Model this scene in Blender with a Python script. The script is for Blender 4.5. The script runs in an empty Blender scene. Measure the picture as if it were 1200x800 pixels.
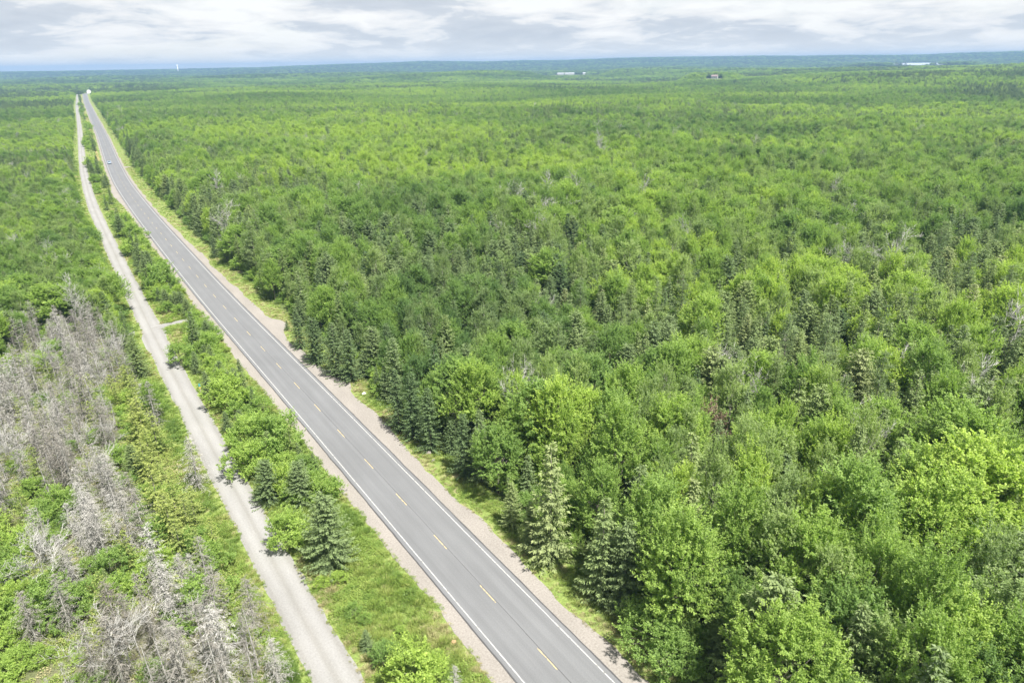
import bpy, math, random
import numpy as np
from mathutils import Vector, Matrix

SC = bpy.context.scene
COL = SC.collection
R = math.radians

# ------------------------------------------------------------------ camera
CAM_H, PITCH, TILT, FPX = 50.0, R(22.1), math.atan(16.5 / 1200), 800.0
_F = np.array([0, math.cos(PITCH), -math.sin(PITCH)])
_U0 = np.array([0, math.sin(PITCH), math.cos(PITCH)])
_R0 = np.array([1.0, 0, 0])
_R = _R0 * math.cos(TILT) - _U0 * math.sin(TILT)
_U = _U0 * math.cos(TILT) + _R0 * math.sin(TILT)
cam = bpy.data.cameras.new('camera')
cam.lens, cam.sensor_width, cam.clip_start, cam.clip_end = 24.0, 36.0, 0.5, 60000
cam_o = bpy.data.objects.new('camera', cam)
COL.objects.link(cam_o)
cam_o.matrix_world = Matrix(((_R[0], _U[0], -_F[0], 0), (_R[1], _U[1], -_F[1], 0), (_R[2], _U[2], -_F[2], CAM_H), (0, 0, 0, 1)))
SC.camera = cam_o


def at(px, py, z=0.0):
    """ground point (at height z) seen at pixel px, py of the 1200x800 photograph"""
    d = _F + _R * (px - 600) / FPX + _U * (400 - py) / FPX
    return d[:2] * ((CAM_H - z) / -d[2])


def proj(P):
    P = np.asarray(P, float) - np.array([0, 0, CAM_H])
    w = P @ _F
    return 600 + FPX * (P @ _R) / w, 400 - FPX * (P @ _U) / w, w


# ------------------------------------------------------------------ light
SUN_AZ, SUN_EL = R(138), R(62)      # azimuth measured from +Y (view direction) towards +X
SUN_DIR = Vector((math.sin(SUN_AZ) * math.cos(SUN_EL), math.cos(SUN_AZ) * math.cos(SUN_EL), math.sin(SUN_EL)))
sun = bpy.data.lights.new('sun', 'SUN')
sun.energy, sun.angle, sun.color = 4.5, R(3.0), (1.0, 0.955, 0.88)
sun_o = bpy.data.objects.new('sun', sun)
sun_o.rotation_euler = SUN_DIR.to_track_quat('Z', 'Y').to_euler()
sun_o.location = (60, 0, 120)
COL.objects.link(sun_o)

SC.view_settings.view_transform = 'Standard'
SC.view_settings.look = 'None'
SC.view_settings.exposure = 1.58
SC.view_settings.gamma = 1.0
SC.view_settings.use_curve_mapping = False
SC.render.engine = 'CYCLES'
cy = SC.cycles
cy.use_denoising = True
cy.denoiser = 'OPENIMAGEDENOISE'
cy.denoising_input_passes = 'RGB_ALBEDO_NORMAL'
cy.use_adaptive_sampling = False
cy.max_bounces, cy.diffuse_bounces, cy.glossy_bounces, cy.transmission_bounces, cy.volume_bounces, cy.transparent_max_bounces = 7, 5, 1, 6, 0, 4
cy.caustics_reflective = cy.caustics_refractive = False
cy.sample_clamp_indirect = 4.0
SC.render.use_persistent_data = False


def N(nt, typ, **kw):
    n = nt.nodes.new(typ)
    for k, v in kw.items():
        if k.startswith('i_'):
            key = k[2:]
            key = int(key) if key.isdigit() else key
            n.inputs[key].default_value = v
        else:
            setattr(n, k, v)
    return n


def ramp(nt, stops, fac, interp='LINEAR'):
    n = nt.nodes.new('ShaderNodeValToRGB')
    n.color_ramp.interpolation = interp
    e = n.color_ramp.elements
    while len(e) < len(stops):
        e.new(0.5)
    for k, (p, c) in enumerate(stops):
        e[k].position = p
        e[k].color = (c[0], c[1], c[2], 1) if not isinstance(c, (int, float)) else (c, c, c, 1)
    nt.links.new(fac, n.inputs[0])
    return n.outputs[0]


def math_n(nt, op, a, b=None, c=None):
    n = nt.nodes.new('ShaderNodeMath')
    n.operation = op
    for i, v in enumerate((a, b, c)):
        if v is None:
            continue
        if isinstance(v, (int, float)):
            n.inputs[i].default_value = v
        else:
            nt.links.new(v, n.inputs[i])
    return n.outputs[0]


def mixc(nt, fac, a, b, blend='MIX'):
    n = nt.nodes.new('ShaderNodeMix')
    n.data_type, n.blend_type = 'RGBA', blend
    for s, v in ((n.inputs[0], fac), (n.inputs[6], a), (n.inputs[7], b)):
        if isinstance(v, (int, float)):
            s.default_value = v
        elif isinstance(v, tuple):
            s.default_value = (v[0], v[1], v[2], 1)
        else:
            nt.links.new(v, s)
    return n.outputs[2]


# ------------------------------------------------------------------ world: blue sky with a broken layer of cloud all round
world = bpy.data.worlds.new('World')
SC.world = world
world.use_nodes = True
wn = world.node_tree
wn.nodes.clear()
sky = N(wn, 'ShaderNodeTexSky', sky_type='NISHITA', sun_disc=False, sun_elevation=SUN_EL, sun_rotation=SUN_AZ, altitude=60, air_density=1.0, dust_density=1.6, ozone_density=1.0)
bg_sky = N(wn, 'ShaderNodeBackground', i_1=0.075)
wn.links.new(sky.outputs[0], bg_sky.inputs[0])
tc = N(wn, 'ShaderNodeTexCoord')
sep = N(wn, 'ShaderNodeSeparateXYZ')
wn.links.new(tc.outputs['Generated'], sep.inputs[0])
zz = math_n(wn, 'ADD', math_n(wn, 'MAXIMUM', sep.outputs[2], 0.0), 0.16)
cmb = N(wn, 'ShaderNodeCombineXYZ')
wn.links.new(math_n(wn, 'DIVIDE', sep.outputs[0], zz), cmb.inputs[0])
wn.links.new(math_n(wn, 'DIVIDE', sep.outputs[1], zz), cmb.inputs[1])
cmb.inputs[2].default_value = 3.7
nz1 = N(wn, 'ShaderNodeTexNoise', i_Scale=0.85, i_Detail=8.0, i_Roughness=0.52, i_Distortion=0.5)
wn.links.new(cmb.outputs[0], nz1.inputs['Vector'])
nz2 = N(wn, 'ShaderNodeTexNoise', i_Scale=2.6, i_Detail=7.0, i_Roughness=0.58, i_Distortion=0.4)
wn.links.new(cmb.outputs[0], nz2.inputs['Vector'])
cover = ramp(wn, [(0.30, 0.82), (0.46, 1.0)], nz1.outputs[0])
cloudc = ramp(wn, [(0.41, (0.375, 0.373, 0.368)), (0.465, (0.335, 0.337, 0.338)), (0.50, (0.298, 0.308, 0.318)), (0.525, (0.25, 0.267, 0.287)), (0.60, (0.225, 0.243, 0.266))],
              math_n(wn, 'ADD', math_n(wn, 'MULTIPLY', nz1.outputs[0], 0.55), math_n(wn, 'MULTIPLY', nz2.outputs[0], 0.45)))
lowz = ramp(wn, [(0.0, 1.0), (0.035, 0.0)], sep.outputs[2])
cloudc = mixc(wn, math_n(wn, 'MULTIPLY', lowz, 0.75), cloudc, (0.375, 0.366, 0.348))
bg_cl = N(wn, 'ShaderNodeBackground', i_1=0.95)
wn.links.new(cloudc, bg_cl.inputs[0])
mixw = N(wn, 'ShaderNodeMixShader')
wn.links.new(cover, mixw.inputs[0])
wn.links.new(bg_sky.outputs[0], mixw.inputs[1])
wn.links.new(bg_cl.outputs[0], mixw.inputs[2])
wo = N(wn, 'ShaderNodeOutputWorld')
wn.links.new(mixw.outputs[0], wo.inputs[0])
world.cycles.sampling_method = 'MANUAL'
world.cycles.sample_map_resolution = 512

# ------------------------------------------------------------------ numeric helpers
rng = np.random.default_rng(7)


def hash2(ix, iy, s):
    v = np.sin(ix * 127.1 + iy * 311.7 + s * 74.7) * 43758.5453
    return v - np.floor(v)


def vnoise(x, y, wl, seed=0):
    x = np.asarray(x, float) / wl + 1000.3
    y = np.asarray(y, float) / wl + 1000.7
    ix, iy = np.floor(x), np.floor(y)
    fx, fy = x - ix, y - iy
    fx, fy = fx * fx * (3 - 2 * fx), fy * fy * (3 - 2 * fy)
    a, b = hash2(ix, iy, seed), hash2(ix + 1, iy, seed)
    c, d = hash2(ix, iy + 1, seed), hash2(ix + 1, iy + 1, seed)
    return (a * (1 - fx) + b * fx) * (1 - fy) + (c * (1 - fx) + d * fx) * fy


def fnoise(x, y, wl, seed=0, octv=3):
    s, a, t = 0, 1.0, 0
    for k in range(octv):
        s = s + a * vnoise(x, y, wl / 2 ** k, seed + 13 * k)
        t += a
        a *= 0.5
    return s / t


def sstep(a, b, x):
    t = np.clip((x - a) / (b - a), 0, 1)
    return t * t * (3 - 2 * t)


# ------------------------------------------------------------------ plan of the road and the gravel track (x as a function of y)
RY = np.array([-90, 44, 109, 152, 255, 328, 408, 575, 826, 1220, 1620])
RX = np.array([95.5, 4.45, -39.5, -69.1, -136.8, -183.3, -230.9, -328.5, -477.5, -710.5, -943.5])
TY = np.array([-90, 44, 65, 96.2, 105.8, 153, 206, 279, 374.7, 666, 1042, 1660])
TX = np.array([77, -15.5, -29.9, -50.8, -57.2, -88.3, -122.9, -170.2, -228.6, -400, -622.6, -983.3])


def smooth_path(ys, xs, y0, y1, step=2.0, win=25):
    y = np.arange(y0, y1, step)
    x = np.interp(y, ys, xs)
    for _ in range(2):
        k = np.ones(win) / win
        xp = np.concatenate([x[0] + (np.arange(-win, 0)) * (x[1] - x[0]), x, x[-1] + (np.arange(1, win + 1)) * (x[-1] - x[-2])])
        x = np.convolve(xp, k, 'same')[win:-win]
    return np.stack([x, y], 1)


ROAD = smooth_path(RY, RX, -80, 1600)
TRACK = smooth_path(TY, TX, -80, 1640)
# past the far crest both bend away to the right, out of sight
_a = math.atan2(ROAD[-1, 1] - ROAD[-2, 1], ROAD[-1, 0] - ROAD[-2, 0])
ext = []
p = ROAD[-1].copy()
for k in range(200):
    _a -= R(0.28)
    p = p + 2.4 * np.array([math.cos(_a), math.sin(_a)])
    ext.append(p.copy())
ROAD = np.concatenate([ROAD, np.array(ext)])


def perp(path):
    t = np.gradient(path, axis=0)
    t /= np.linalg.norm(t, axis=1)[:, None]
    s = np.concatenate([[0], np.cumsum(np.linalg.norm(np.diff(path, axis=0), axis=1))])
    return np.stack([t[:, 1], -t[:, 0]], 1), s      # normal to the right of travel


ROAD_N, ROAD_S = perp(ROAD)
TRACK_N, TRACK_S = perp(TRACK)
Y0 = 44.0


def off_road(x, y):
    """signed distance right of the road centre"""
    xr = np.interp(y, ROAD[:840, 1], ROAD[:840, 0])
    sl = np.interp(y, ROAD[:839, 1], np.diff(ROAD[:840, 0]) / np.diff(ROAD[:840, 1]))
    return (x - xr) / np.sqrt(1 + sl * sl)


def off_track(x, y):
    xr = np.interp(y, TRACK[:, 1], TRACK[:, 0])
    sl = np.interp(y, TRACK[:-1, 1], np.diff(TRACK[:, 0]) / np.diff(TRACK[:, 1]))
    return (x - xr) / np.sqrt(1 + sl * sl)


# ------------------------------------------------------------------ terrain heights
SKX = np.array([-200, 0, 200, 300, 400, 450, 500, 560, 600, 660, 700, 760, 850, 950, 1000, 1080, 1130, 1200, 1400])
SKY_ = np.array([84.5, 84, 81, 79, 75, 73.2, 71.5, 72, 71, 70.5, 69, 67, 66, 65.5, 64.5, 64, 62, 60, 58])
_az, _el = [], []
for _x, _y in zip(SKX, SKY_):
    d = _F + _R * (_x - 600) / FPX + _U * (400 - _y) / FPX
    _az.append(math.atan2(d[0], d[1]))
    _el.append(d[2] / math.hypot(d[0], d[1]))
_az, _el = np.array(_az), np.array(_el)
RIDGE_R = 7000.0


def az_px(px, py=80):
    d = _F + _R * (px - 600) / FPX + _U * (400 - py) / FPX
    return math.atan2(d[0], d[1])


LAKE_AZ = az_px(1072, 70)
# open ground seen from the air: (azimuth, half width, distance, depth, ground height)
SITES = [(LAKE_AZ, 0.050, 3600.0, 1850.0, 22.0), (az_px(670), 0.030, 3270.0, 60.0, 1.0), (az_px(835), 0.022, 1735.0, 40.0, 13.0)]


def height(x, y):
    x, y = np.asarray(x, float), np.asarray(y, float)
    r = np.hypot(x, y)
    az = np.arctan2(x, y)
    cor = sstep(70, 260, np.abs(off_road(x, np.minimum(y, 1590))))
    cor = np.where(r > 2100, 1.0, np.where(r > 1700, cor + (1 - cor) * sstep(1700, 2100, r), cor))
    roll = (fnoise(x, y, 480, 3, 2) - 0.5) * 20 * sstep(350, 1000, r) + (fnoise(x, y, 1300, 5, 2) - 0.45) * 46 * sstep(900, 2600, r)
    rise = 26 * sstep(600, 1900, r) * sstep(0.12, 0.62, az) * (1 - sstep(2200, 3400, r))
    h = (roll + rise) * cor
    h = h - 14 * sstep(2000, 3200, r) * (1 - sstep(4000, 5600, r)) * sstep(-0.1, 0.5, az)
    ridge = CAM_H + RIDGE_R * np.interp(az, _az, _el) - 11.0
    w = sstep(3600, RIDGE_R, r)
    h = h * (1 - 0.75 * w) + ridge * w ** 1.6
    h = h - 60 * sstep(RIDGE_R, 9500, r)
    for a0, half, rs, depth, zs in SITES:
        w = 1 - sstep(half, 2.2 * half, np.abs(az - a0))
        cap = CAM_H - (CAM_H - zs) / rs * r - 14.0
        h2 = np.where(r > 650, np.minimum(h, cap), h)
        h2 = h2 + (zs - h2) * sstep(rs - 90, rs - 10, r)
        h = h + (h2 - h) * w * (1 - sstep(rs + depth, rs + depth + 700, r))
    return h


# ------------------------------------------------------------------ mesh helpers
def new_mesh(name, V, F, mats=(), shade=None, uv=None, smooth=False, mat_idx=None):
    me = bpy.data.meshes.new(name)
    V = np.asarray(V, np.float32)
    if isinstance(F, np.ndarray):
        nf, k = F.shape
        me.vertices.add(len(V))
        me.vertices.foreach_set('co', V.ravel())
        me.loops.add(nf * k)
        me.loops.foreach_set('vertex_index', F.astype(np.int32).ravel())
        me.polygons.add(nf)
        me.polygons.foreach_set('loop_start', np.arange(0, nf * k, k, dtype=np.int32))
        me.update(calc_edges=True)
    else:
        me.from_pydata(V.tolist(), [], F)
    for m in mats:
        me.materials.append(m)
    if mat_idx is not None:
        me.polygons.foreach_set('material_index', np.asarray(mat_idx, np.int32))
    if shade is not None:
        a = me.attributes.new('shade', 'FLOAT', 'POINT')
        a.data.foreach_set('value', np.asarray(shade, np.float32))
    if uv is not None:
        a = me.attributes.new('lane', 'FLOAT_VECTOR', 'POINT')
        a.data.foreach_set('vector', np.asarray(uv, np.float32).ravel())
    if smooth:
        me.polygons.foreach_set('use_smooth', np.ones(len(me.polygons), bool))
    me.validate()
    return me


def obj(name, me, parent=None, **props):
    o = bpy.data.objects.new(name, me)
    COL.objects.link(o)
    if parent is not None:
        o.parent = parent
    for k, v in props.items():
        o[k] = v
    return o


class MB:
    """collects boxes / tubes / prisms into one mesh"""
    def __init__(s):
        s.v, s.f = [], []

    def box(s, c, d, rz=0.0):
        cx, cy_, cz = c
        hx, hy, hz = d[0] / 2, d[1] / 2, d[2] / 2
        b = len(s.v)
        for z in (-hz, hz):
            for x, y in ((-hx, -hy), (hx, -hy), (hx, hy), (-hx, hy)):
                s.v.append((cx + x * math.cos(rz) - y * math.sin(rz), cy_ + x * math.sin(rz) + y * math.cos(rz), cz + z))
        s.f += [tuple(b + i for i in q) for q in ((3, 2, 1, 0), (4, 5, 6, 7), (0, 1, 5, 4), (1, 2, 6, 5), (2, 3, 7, 6), (3, 0, 4, 7))]
        return s

    def tube(s, path, rad, n=6, cap=True):
        path = [Vector(p) for p in path]
        b0 = len(s.v)
        for i, p in enumerate(path):
            t = (path[min(i + 1, len(path) - 1)] - path[max(i - 1, 0)])
            t = t.normalized() if t.length > 1e-9 else Vector((0, 0, 1))
            a = t.cross(Vector((0, 0, 1)))
            a = a.normalized() if a.length > 1e-3 else Vector((1, 0, 0))
            c = t.cross(a)
            for k in range(n):
                q = 2 * math.pi * k / n
                s.v.append(tuple(p + float(rad[i]) * (a * math.cos(q) + c * math.sin(q))))
        for i in range(len(path) - 1):
            for k in range(n):
                s.f.append((b0 + i * n + k, b0 + i * n + (k + 1) % n, b0 + (i + 1) * n + (k + 1) % n, b0 + (i + 1) * n + k))
        if cap:
            s.f.append(tuple(b0 + k for k in range(n))[::-1])
            s.f.append(tuple(b0 + (len(path) - 1) * n + k for k in range(n)))
        return s

    def extrude(s, prof, y0, y1):
        """profile in (x, z) extruded along y"""
        b, n = len(s.v), len(prof)
        for y in (y0, y1):
            s.v += [(x, y, z) for x, z in prof]
        s.f += [(b + i, b + (i + 1) % n, b + n + (i + 1) % n, b + n + i) for i in range(n)]
        s.f += [tuple(b + i for i in range(n))[::-1], tuple(b + n + i for i in range(n))]
        return s

    def mesh(s, name, mat, smooth=False):
        return new_mesh(name, s.v, s.f, [mat], smooth=smooth)


# ------------------------------------------------------------------ materials
def base_mat(name):
    m = bpy.data.materials.new(name)
    m.use_nodes = True
    nt = m.node_tree
    nt.nodes.clear()
    out = N(nt, 'ShaderNodeOutputMaterial')
    return m, nt, out


def plain(name, col, rough=0.6, metal=0.0, var=0.12, scale=3.0):
    m, nt, out = base_mat(name)
    b = N(nt, 'ShaderNodeBsdfPrincipled', i_Roughness=rough, i_Metallic=metal)
    t = N(nt, 'ShaderNodeTexCoord')
    n = N(nt, 'ShaderNodeTexNoise', i_Scale=scale, i_Detail=3.0)
    nt.links.new(t.outputs['Object'], n.inputs['Vector'])
    c = ramp(nt, [(0.3, tuple(v * (1 - var) for v in col)), (0.7, tuple(min(v * (1 + var), 0.95) for v in col))], n.outputs[0])
    nt.links.new(c, b.inputs['Base Color'])
    nt.links.new(b.outputs[0], out.inputs[0])
    return m


def leaf_mat(name, stops, transl=0.35, vary=0.5, spec=0.25):
    """per-plant tint (0..1) picks the species/age colour, per-leaf shade varies it"""
    m, nt, out = base_mat(name)
    a = N(nt, 'ShaderNodeAttribute', attribute_type='INSTANCER', attribute_name='tint')
    s = N(nt, 'ShaderNodeAttribute', attribute_type='GEOMETRY', attribute_name='shade')
    col = ramp(nt, stops, a.outputs['Fac'])
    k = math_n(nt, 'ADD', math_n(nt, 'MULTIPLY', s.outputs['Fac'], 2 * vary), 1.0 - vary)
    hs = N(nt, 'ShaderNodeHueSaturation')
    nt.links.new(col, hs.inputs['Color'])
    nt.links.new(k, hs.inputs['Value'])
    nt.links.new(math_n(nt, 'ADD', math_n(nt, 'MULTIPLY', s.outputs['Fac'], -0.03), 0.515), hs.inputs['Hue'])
    b = N(nt, 'ShaderNodeBsdfPrincipled', i_Roughness=0.5)
    b.inputs['Specular IOR Level'].default_value = spec
    nt.links.new(hs.outputs[0], b.inputs['Base Color'])
    tr = N(nt, 'ShaderNodeBsdfTranslucent')
    tc_ = mixc(nt, 1.0, hs.outputs[0], (1.1, 1.25, 0.5), 'MULTIPLY')
    nt.links.new(tc_, tr.inputs[0])
    mx = N(nt, 'ShaderNodeMixShader', i_0=transl)
    nt.links.new(b.outputs[0], mx.inputs[1])
    nt.links.new(tr.outputs[0], mx.inputs[2])
    nt.links.new(mx.outputs[0], out.inputs[0])
    return m


M = {}
M['broadleaf'] = leaf_mat('broadleaf', [(0.0, (0.122, 0.205, 0.072)), (0.35, (0.188, 0.290, 0.082)), (0.7, (0.262, 0.372, 0.092)), (1.0, (0.340, 0.445, 0.098))], 0.52, 0.40)
M['greyleaf'] = leaf_mat('greyleaf', [(0.0, (0.170, 0.235, 0.105)), (0.5, (0.235, 0.315, 0.125)), (1.0, (0.300, 0.385, 0.140))], 0.52, 0.40)
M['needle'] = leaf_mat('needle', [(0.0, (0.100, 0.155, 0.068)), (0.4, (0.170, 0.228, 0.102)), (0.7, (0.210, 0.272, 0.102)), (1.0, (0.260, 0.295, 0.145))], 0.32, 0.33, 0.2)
M['larch'] = leaf_mat('larch', [(0.0, (0.19, 0.26, 0.075)), (1.0, (0.34, 0.38, 0.12))], 0.45, 0.4)
M['deadtwig'] = leaf_mat('deadtwig', [(0.0, (0.16, 0.147, 0.125)), (0.5, (0.225, 0.217, 0.195)), (1.0, (0.33, 0.325, 0.305))], 0.0, 0.35, 0.1)
M['redleaf'] = leaf_mat('redleaf', [(0.0, (0.15, 0.11, 0.078)), (1.0, (0.2, 0.145, 0.1))], 0.2, 0.4)
M['grass'] = leaf_mat('grass', [(0.0, (0.11, 0.185, 0.040)), (0.5, (0.195, 0.280, 0.058)), (0.8, (0.27, 0.315, 0.09)), (1.0, (0.36, 0.33, 0.18))], 0.3, 0.4)


def bark_mat(name, dark, light, scale=6.0):
    m, nt, out = base_mat(name)
    b = N(nt, 'ShaderNodeBsdfPrincipled', i_Roughness=0.9)
    t = N(nt, 'ShaderNodeTexCoord')
    mp = N(nt, 'ShaderNodeMapping')
    mp.inputs['Scale'].default_value = (1, 1, 0.25)
    nt.links.new(t.outputs['Object'], mp.inputs[0])
    n = N(nt, 'ShaderNodeTexNoise', i_Scale=scale, i_Detail=4.0)
    nt.links.new(mp.outputs[0], n.inputs['Vector'])
    nt.links.new(ramp(nt, [(0.35, dark), (0.65, light)], n.outputs[0]), b.inputs['Base Color'])
    nt.links.new(b.outputs[0], out.inputs[0])
    return m


M['bark'] = bark_mat('bark', (0.10, 0.085, 0.07), (0.24, 0.215, 0.19))
M['birchbark'] = bark_mat('birchbark', (0.22, 0.20, 0.18), (0.52, 0.50, 0.46))
M['deadbark'] = bark_mat('deadbark', (0.23, 0.225, 0.21), (0.42, 0.415, 0.395))


def ground_mat(name, stops, scale, detail=6.0, rough=0.95, bump=0.3, fine=None):
    m, nt, out = base_mat(name)
    b = N(nt, 'ShaderNodeBsdfPrincipled', i_Roughness=rough)
    b.inputs['Specular IOR Level'].default_value = 0.15
    g = N(nt, 'ShaderNodeNewGeometry')
    n = N(nt, 'ShaderNodeTexNoise', i_Scale=scale, i_Detail=detail, i_Roughness=0.62)
    nt.links.new(g.outputs['Position'], n.inputs['Vector'])
    c = ramp(nt, stops, n.outputs[0])
    if fine:
        n2 = N(nt, 'ShaderNodeTexNoise', i_Scale=fine[0], i_Detail=3.0)
        nt.links.new(g.outputs['Position'], n2.inputs['Vector'])
        f = ramp(nt, [(0.35, 1 - fine[1]), (0.65, 1 + fine[1])], n2.outputs[0])
        c = mixc(nt, 1.0, c, f, 'MULTIPLY')
    nt.links.new(c, b.inputs['Base Color'])
    bp = N(nt, 'ShaderNodeBump', i_Strength=bump, i_Distance=0.1)
    nt.links.new(n.outputs[0], bp.inputs['Height'])
    nt.links.new(bp.outputs[0], b.inputs['Normal'])
    nt.links.new(b.outputs[0], out.inputs[0])
    return m


M['floor'] = ground_mat('forest_floor', [(0.3, (0.05, 0.07, 0.025)), (0.5, (0.085, 0.115, 0.035)), (0.7, (0.12, 0.125, 0.06))], 0.12, 9, fine=(3.0, 0.3))
M['verge'] = ground_mat('verge_soil', [(0.30, (0.10, 0.150, 0.035)), (0.52, (0.145, 0.185, 0.052)), (0.68, (0.20, 0.18, 0.10))], 0.45, 8, fine=(5.0, 0.25))
M['brush'] = ground_mat('brush_floor', [(0.3, (0.065, 0.085, 0.03)), (0.5, (0.10, 0.105, 0.055)), (0.7, (0.135, 0.120, 0.086))], 0.5, 8, fine=(6.0, 0.3))


def lane_nodes(nt):
    a = N(nt, 'ShaderNodeAttribute', attribute_type='GEOMETRY', attribute_name='lane')
    s = N(nt, 'ShaderNodeSeparateXYZ')
    nt.links.new(a.outputs['Vector'], s.inputs[0])
    return a.outputs['Vector'], s.outputs[0], s.outputs[1]


def stretch_noise(nt, vec, sx, sy, detail=5.0, rough=0.6):
    mp = N(nt, 'ShaderNodeMapping')
    mp.inputs['Scale'].default_value = (sx, sy, 1)
    nt.links.new(vec, mp.inputs[0])
    n = N(nt, 'ShaderNodeTexNoise', i_Scale=1.0, i_Detail=detail, i_Roughness=rough)
    nt.links.new(mp.outputs[0], n.inputs['Vector'])
    return n.outputs[0]


def asphalt():
    m, nt, out = base_mat('asphalt')
    b = N(nt, 'ShaderNodeBsdfPrincipled', i_Roughness=0.82)
    b.inputs['Specular IOR Level'].default_value = 0.3
    vec, u, v = lane_nodes(nt)
    fine = stretch_noise(nt, vec, 9, 9, 4, 0.7)
    streak = stretch_noise(nt, vec, 2.6, 0.035, 4)
    patch = stretch_noise(nt, vec, 0.25, 0.10, 5)
    c = ramp(nt, [(0.25, (0.102, 0.105, 0.111)), (0.75, (0.138, 0.141, 0.146))], fine)
    c = mixc(nt, 1.0, c, ramp(nt, [(0.3, 0.93), (0.7, 1.06)], streak), 'MULTIPLY')
    c = mixc(nt, 1.0, c, ramp(nt, [(0.3, 0.93), (0.7, 1.07)], patch), 'MULTIPLY')
    # polished wheel paths: a shade lighter, cos of lateral position
    wp = math_n(nt, 'COSINE', math_n(nt, 'MULTIPLY', u, 2 * math.pi / 1.62))
    c = mixc(nt, 1.0, c, ramp(nt, [(0.0, 0.965), (1.0, 1.035)], math_n(nt, 'MULTIPLY_ADD', wp, 0.5, 0.5)), 'MULTIPLY')
    nt.links.new(c, b.inputs['Base Color'])
    bp = N(nt, 'ShaderNodeBump', i_Strength=0.25, i_Distance=0.02)
    nt.links.new(fine, bp.inputs['Height'])
    nt.links.new(bp.outputs[0], b.inputs['Normal'])
    nt.links.new(b.outputs[0], out.inputs[0])
    return m


def paint(name, col, wear):
    m, nt, out = base_mat(name)
    b = N(nt, 'ShaderNodeBsdfPrincipled', i_Roughness=0.7)
    vec, u, v = lane_nodes(nt)
    n = stretch_noise(nt, vec, 5, 2.2, 6, 0.7)
    c = ramp(nt, [(wear, (0.115, 0.115, 0.115)), (wear + 0.13, col)], n)
    nt.links.new(c, b.inputs['Base Color'])
    nt.links.new(b.outputs[0], out.inputs[0])
    return m


def gravel(name, stops, ruts=None):
    m, nt, out = base_mat(name)
    b = N(nt, 'ShaderNodeBsdfPrincipled', i_Roughness=0.95)
    b.inputs['Specular IOR Level'].default_value = 0.1
    vec, u, v = lane_nodes(nt)
    fine = stretch_noise(nt, vec, 5, 5, 5, 0.72)
    big = stretch_noise(nt, vec, 0.45, 0.12, 4)
    c = ramp(nt, stops, fine)
    c = mixc(nt, 1.0, c, ramp(nt, [(0.3, 0.90), (0.7, 1.08)], big), 'MULTIPLY')
    if ruts:
        st = stretch_noise(nt, vec, 1.6, 0.03, 3)
        uu = math_n(nt, 'ADD', u, math_n(nt, 'MULTIPLY_ADD', st, 0.7, -0.35))
        wp = math_n(nt, 'COSINE', math_n(nt, 'MULTIPLY', uu, 2 * math.pi / 1.65))
        c = mixc(nt, 1.0, c, ramp(nt, [(0.0, (1.05, 1.05, 1.05)), (0.75, (0.97, 0.965, 0.95)), (1.0, (0.885, 0.875, 0.85))], math_n(nt, 'MULTIPLY_ADD', wp, 0.5, 0.5)), 'MULTIPLY')
    nt.links.new(c, b.inputs['Base Color'])
    bp = N(nt, 'ShaderNodeBump', i_Strength=0.5, i_Distance=0.04)
    nt.links.new(fine, bp.inputs['Height'])
    nt.links.new(bp.outputs[0], b.inputs['Normal'])
    nt.links.new(b.outputs[0], out.inputs[0])
    return m


M['asphalt'] = asphalt()
M['white_paint'] = paint('white_paint', (0.31, 0.31, 0.305), 0.36)
M['yellow_paint'] = paint('yellow_paint', (0.35, 0.285, 0.155), 0.38)
M['tar_and_shade'] = plain('tar_seal_and_edge_shade', (0.05, 0.05, 0.052), 0.7)  # crack sealant, also the painted shade along the asphalt edge
M['shoulder'] = gravel('shoulder_gravel', [(0.3, (0.152, 0.138, 0.124)), (0.5, (0.203, 0.188, 0.172)), (0.7, (0.245, 0.230, 0.213))])
M['track'] = gravel('track_gravel', [(0.3, (0.176, 0.174, 0.170)), (0.5, (0.205, 0.203, 0.199)), (0.7, (0.232, 0.230, 0.226))], ruts=True)
M['drystrip'] = gravel('dry_strip', [(0.3, (0.19, 0.165, 0.07)), (0.6, (0.25, 0.215, 0.10))])

# ------------------------------------------------------------------ setting: ground sheet
az_f = np.radians(np.concatenate([np.arange(-180, -52, 6.0), np.arange(-52, 52, 0.7), np.arange(52, 180, 6.0)]))
rr = np.concatenate([[12, 30, 60, 110, 180, 270, 350], np.geomspace(420, 9500, 110)])
AZ, RR = np.meshgrid(az_f, rr)
gx, gy = RR * np.sin(AZ), RR * np.cos(AZ)
gz = height(gx, gy)
na, nr = len(az_f), len(rr)
V = np.concatenate([[[0, 0, 0]], np.stack([gx, gy, gz], -1).reshape(-1, 3)])
idx = (np.arange(nr)[:, None] * na + np.arange(na)[None]) + 1
F = []
for j in range(na):
    F.append((0, int(idx[0, (j + 1) % na]), int(idx[0, j])))
for i in range(nr - 1):
    for j in range(na):
        k = (j + 1) % na
        F.append((int(idx[i, j]), int(idx[i, k]), int(idx[i + 1, k]), int(idx[i + 1, j])))
obj('ground', new_mesh('ground', V, F, [M['floor']], smooth=True), kind='structure', label='dark forest floor and rolling terrain reaching to the hills')


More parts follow.
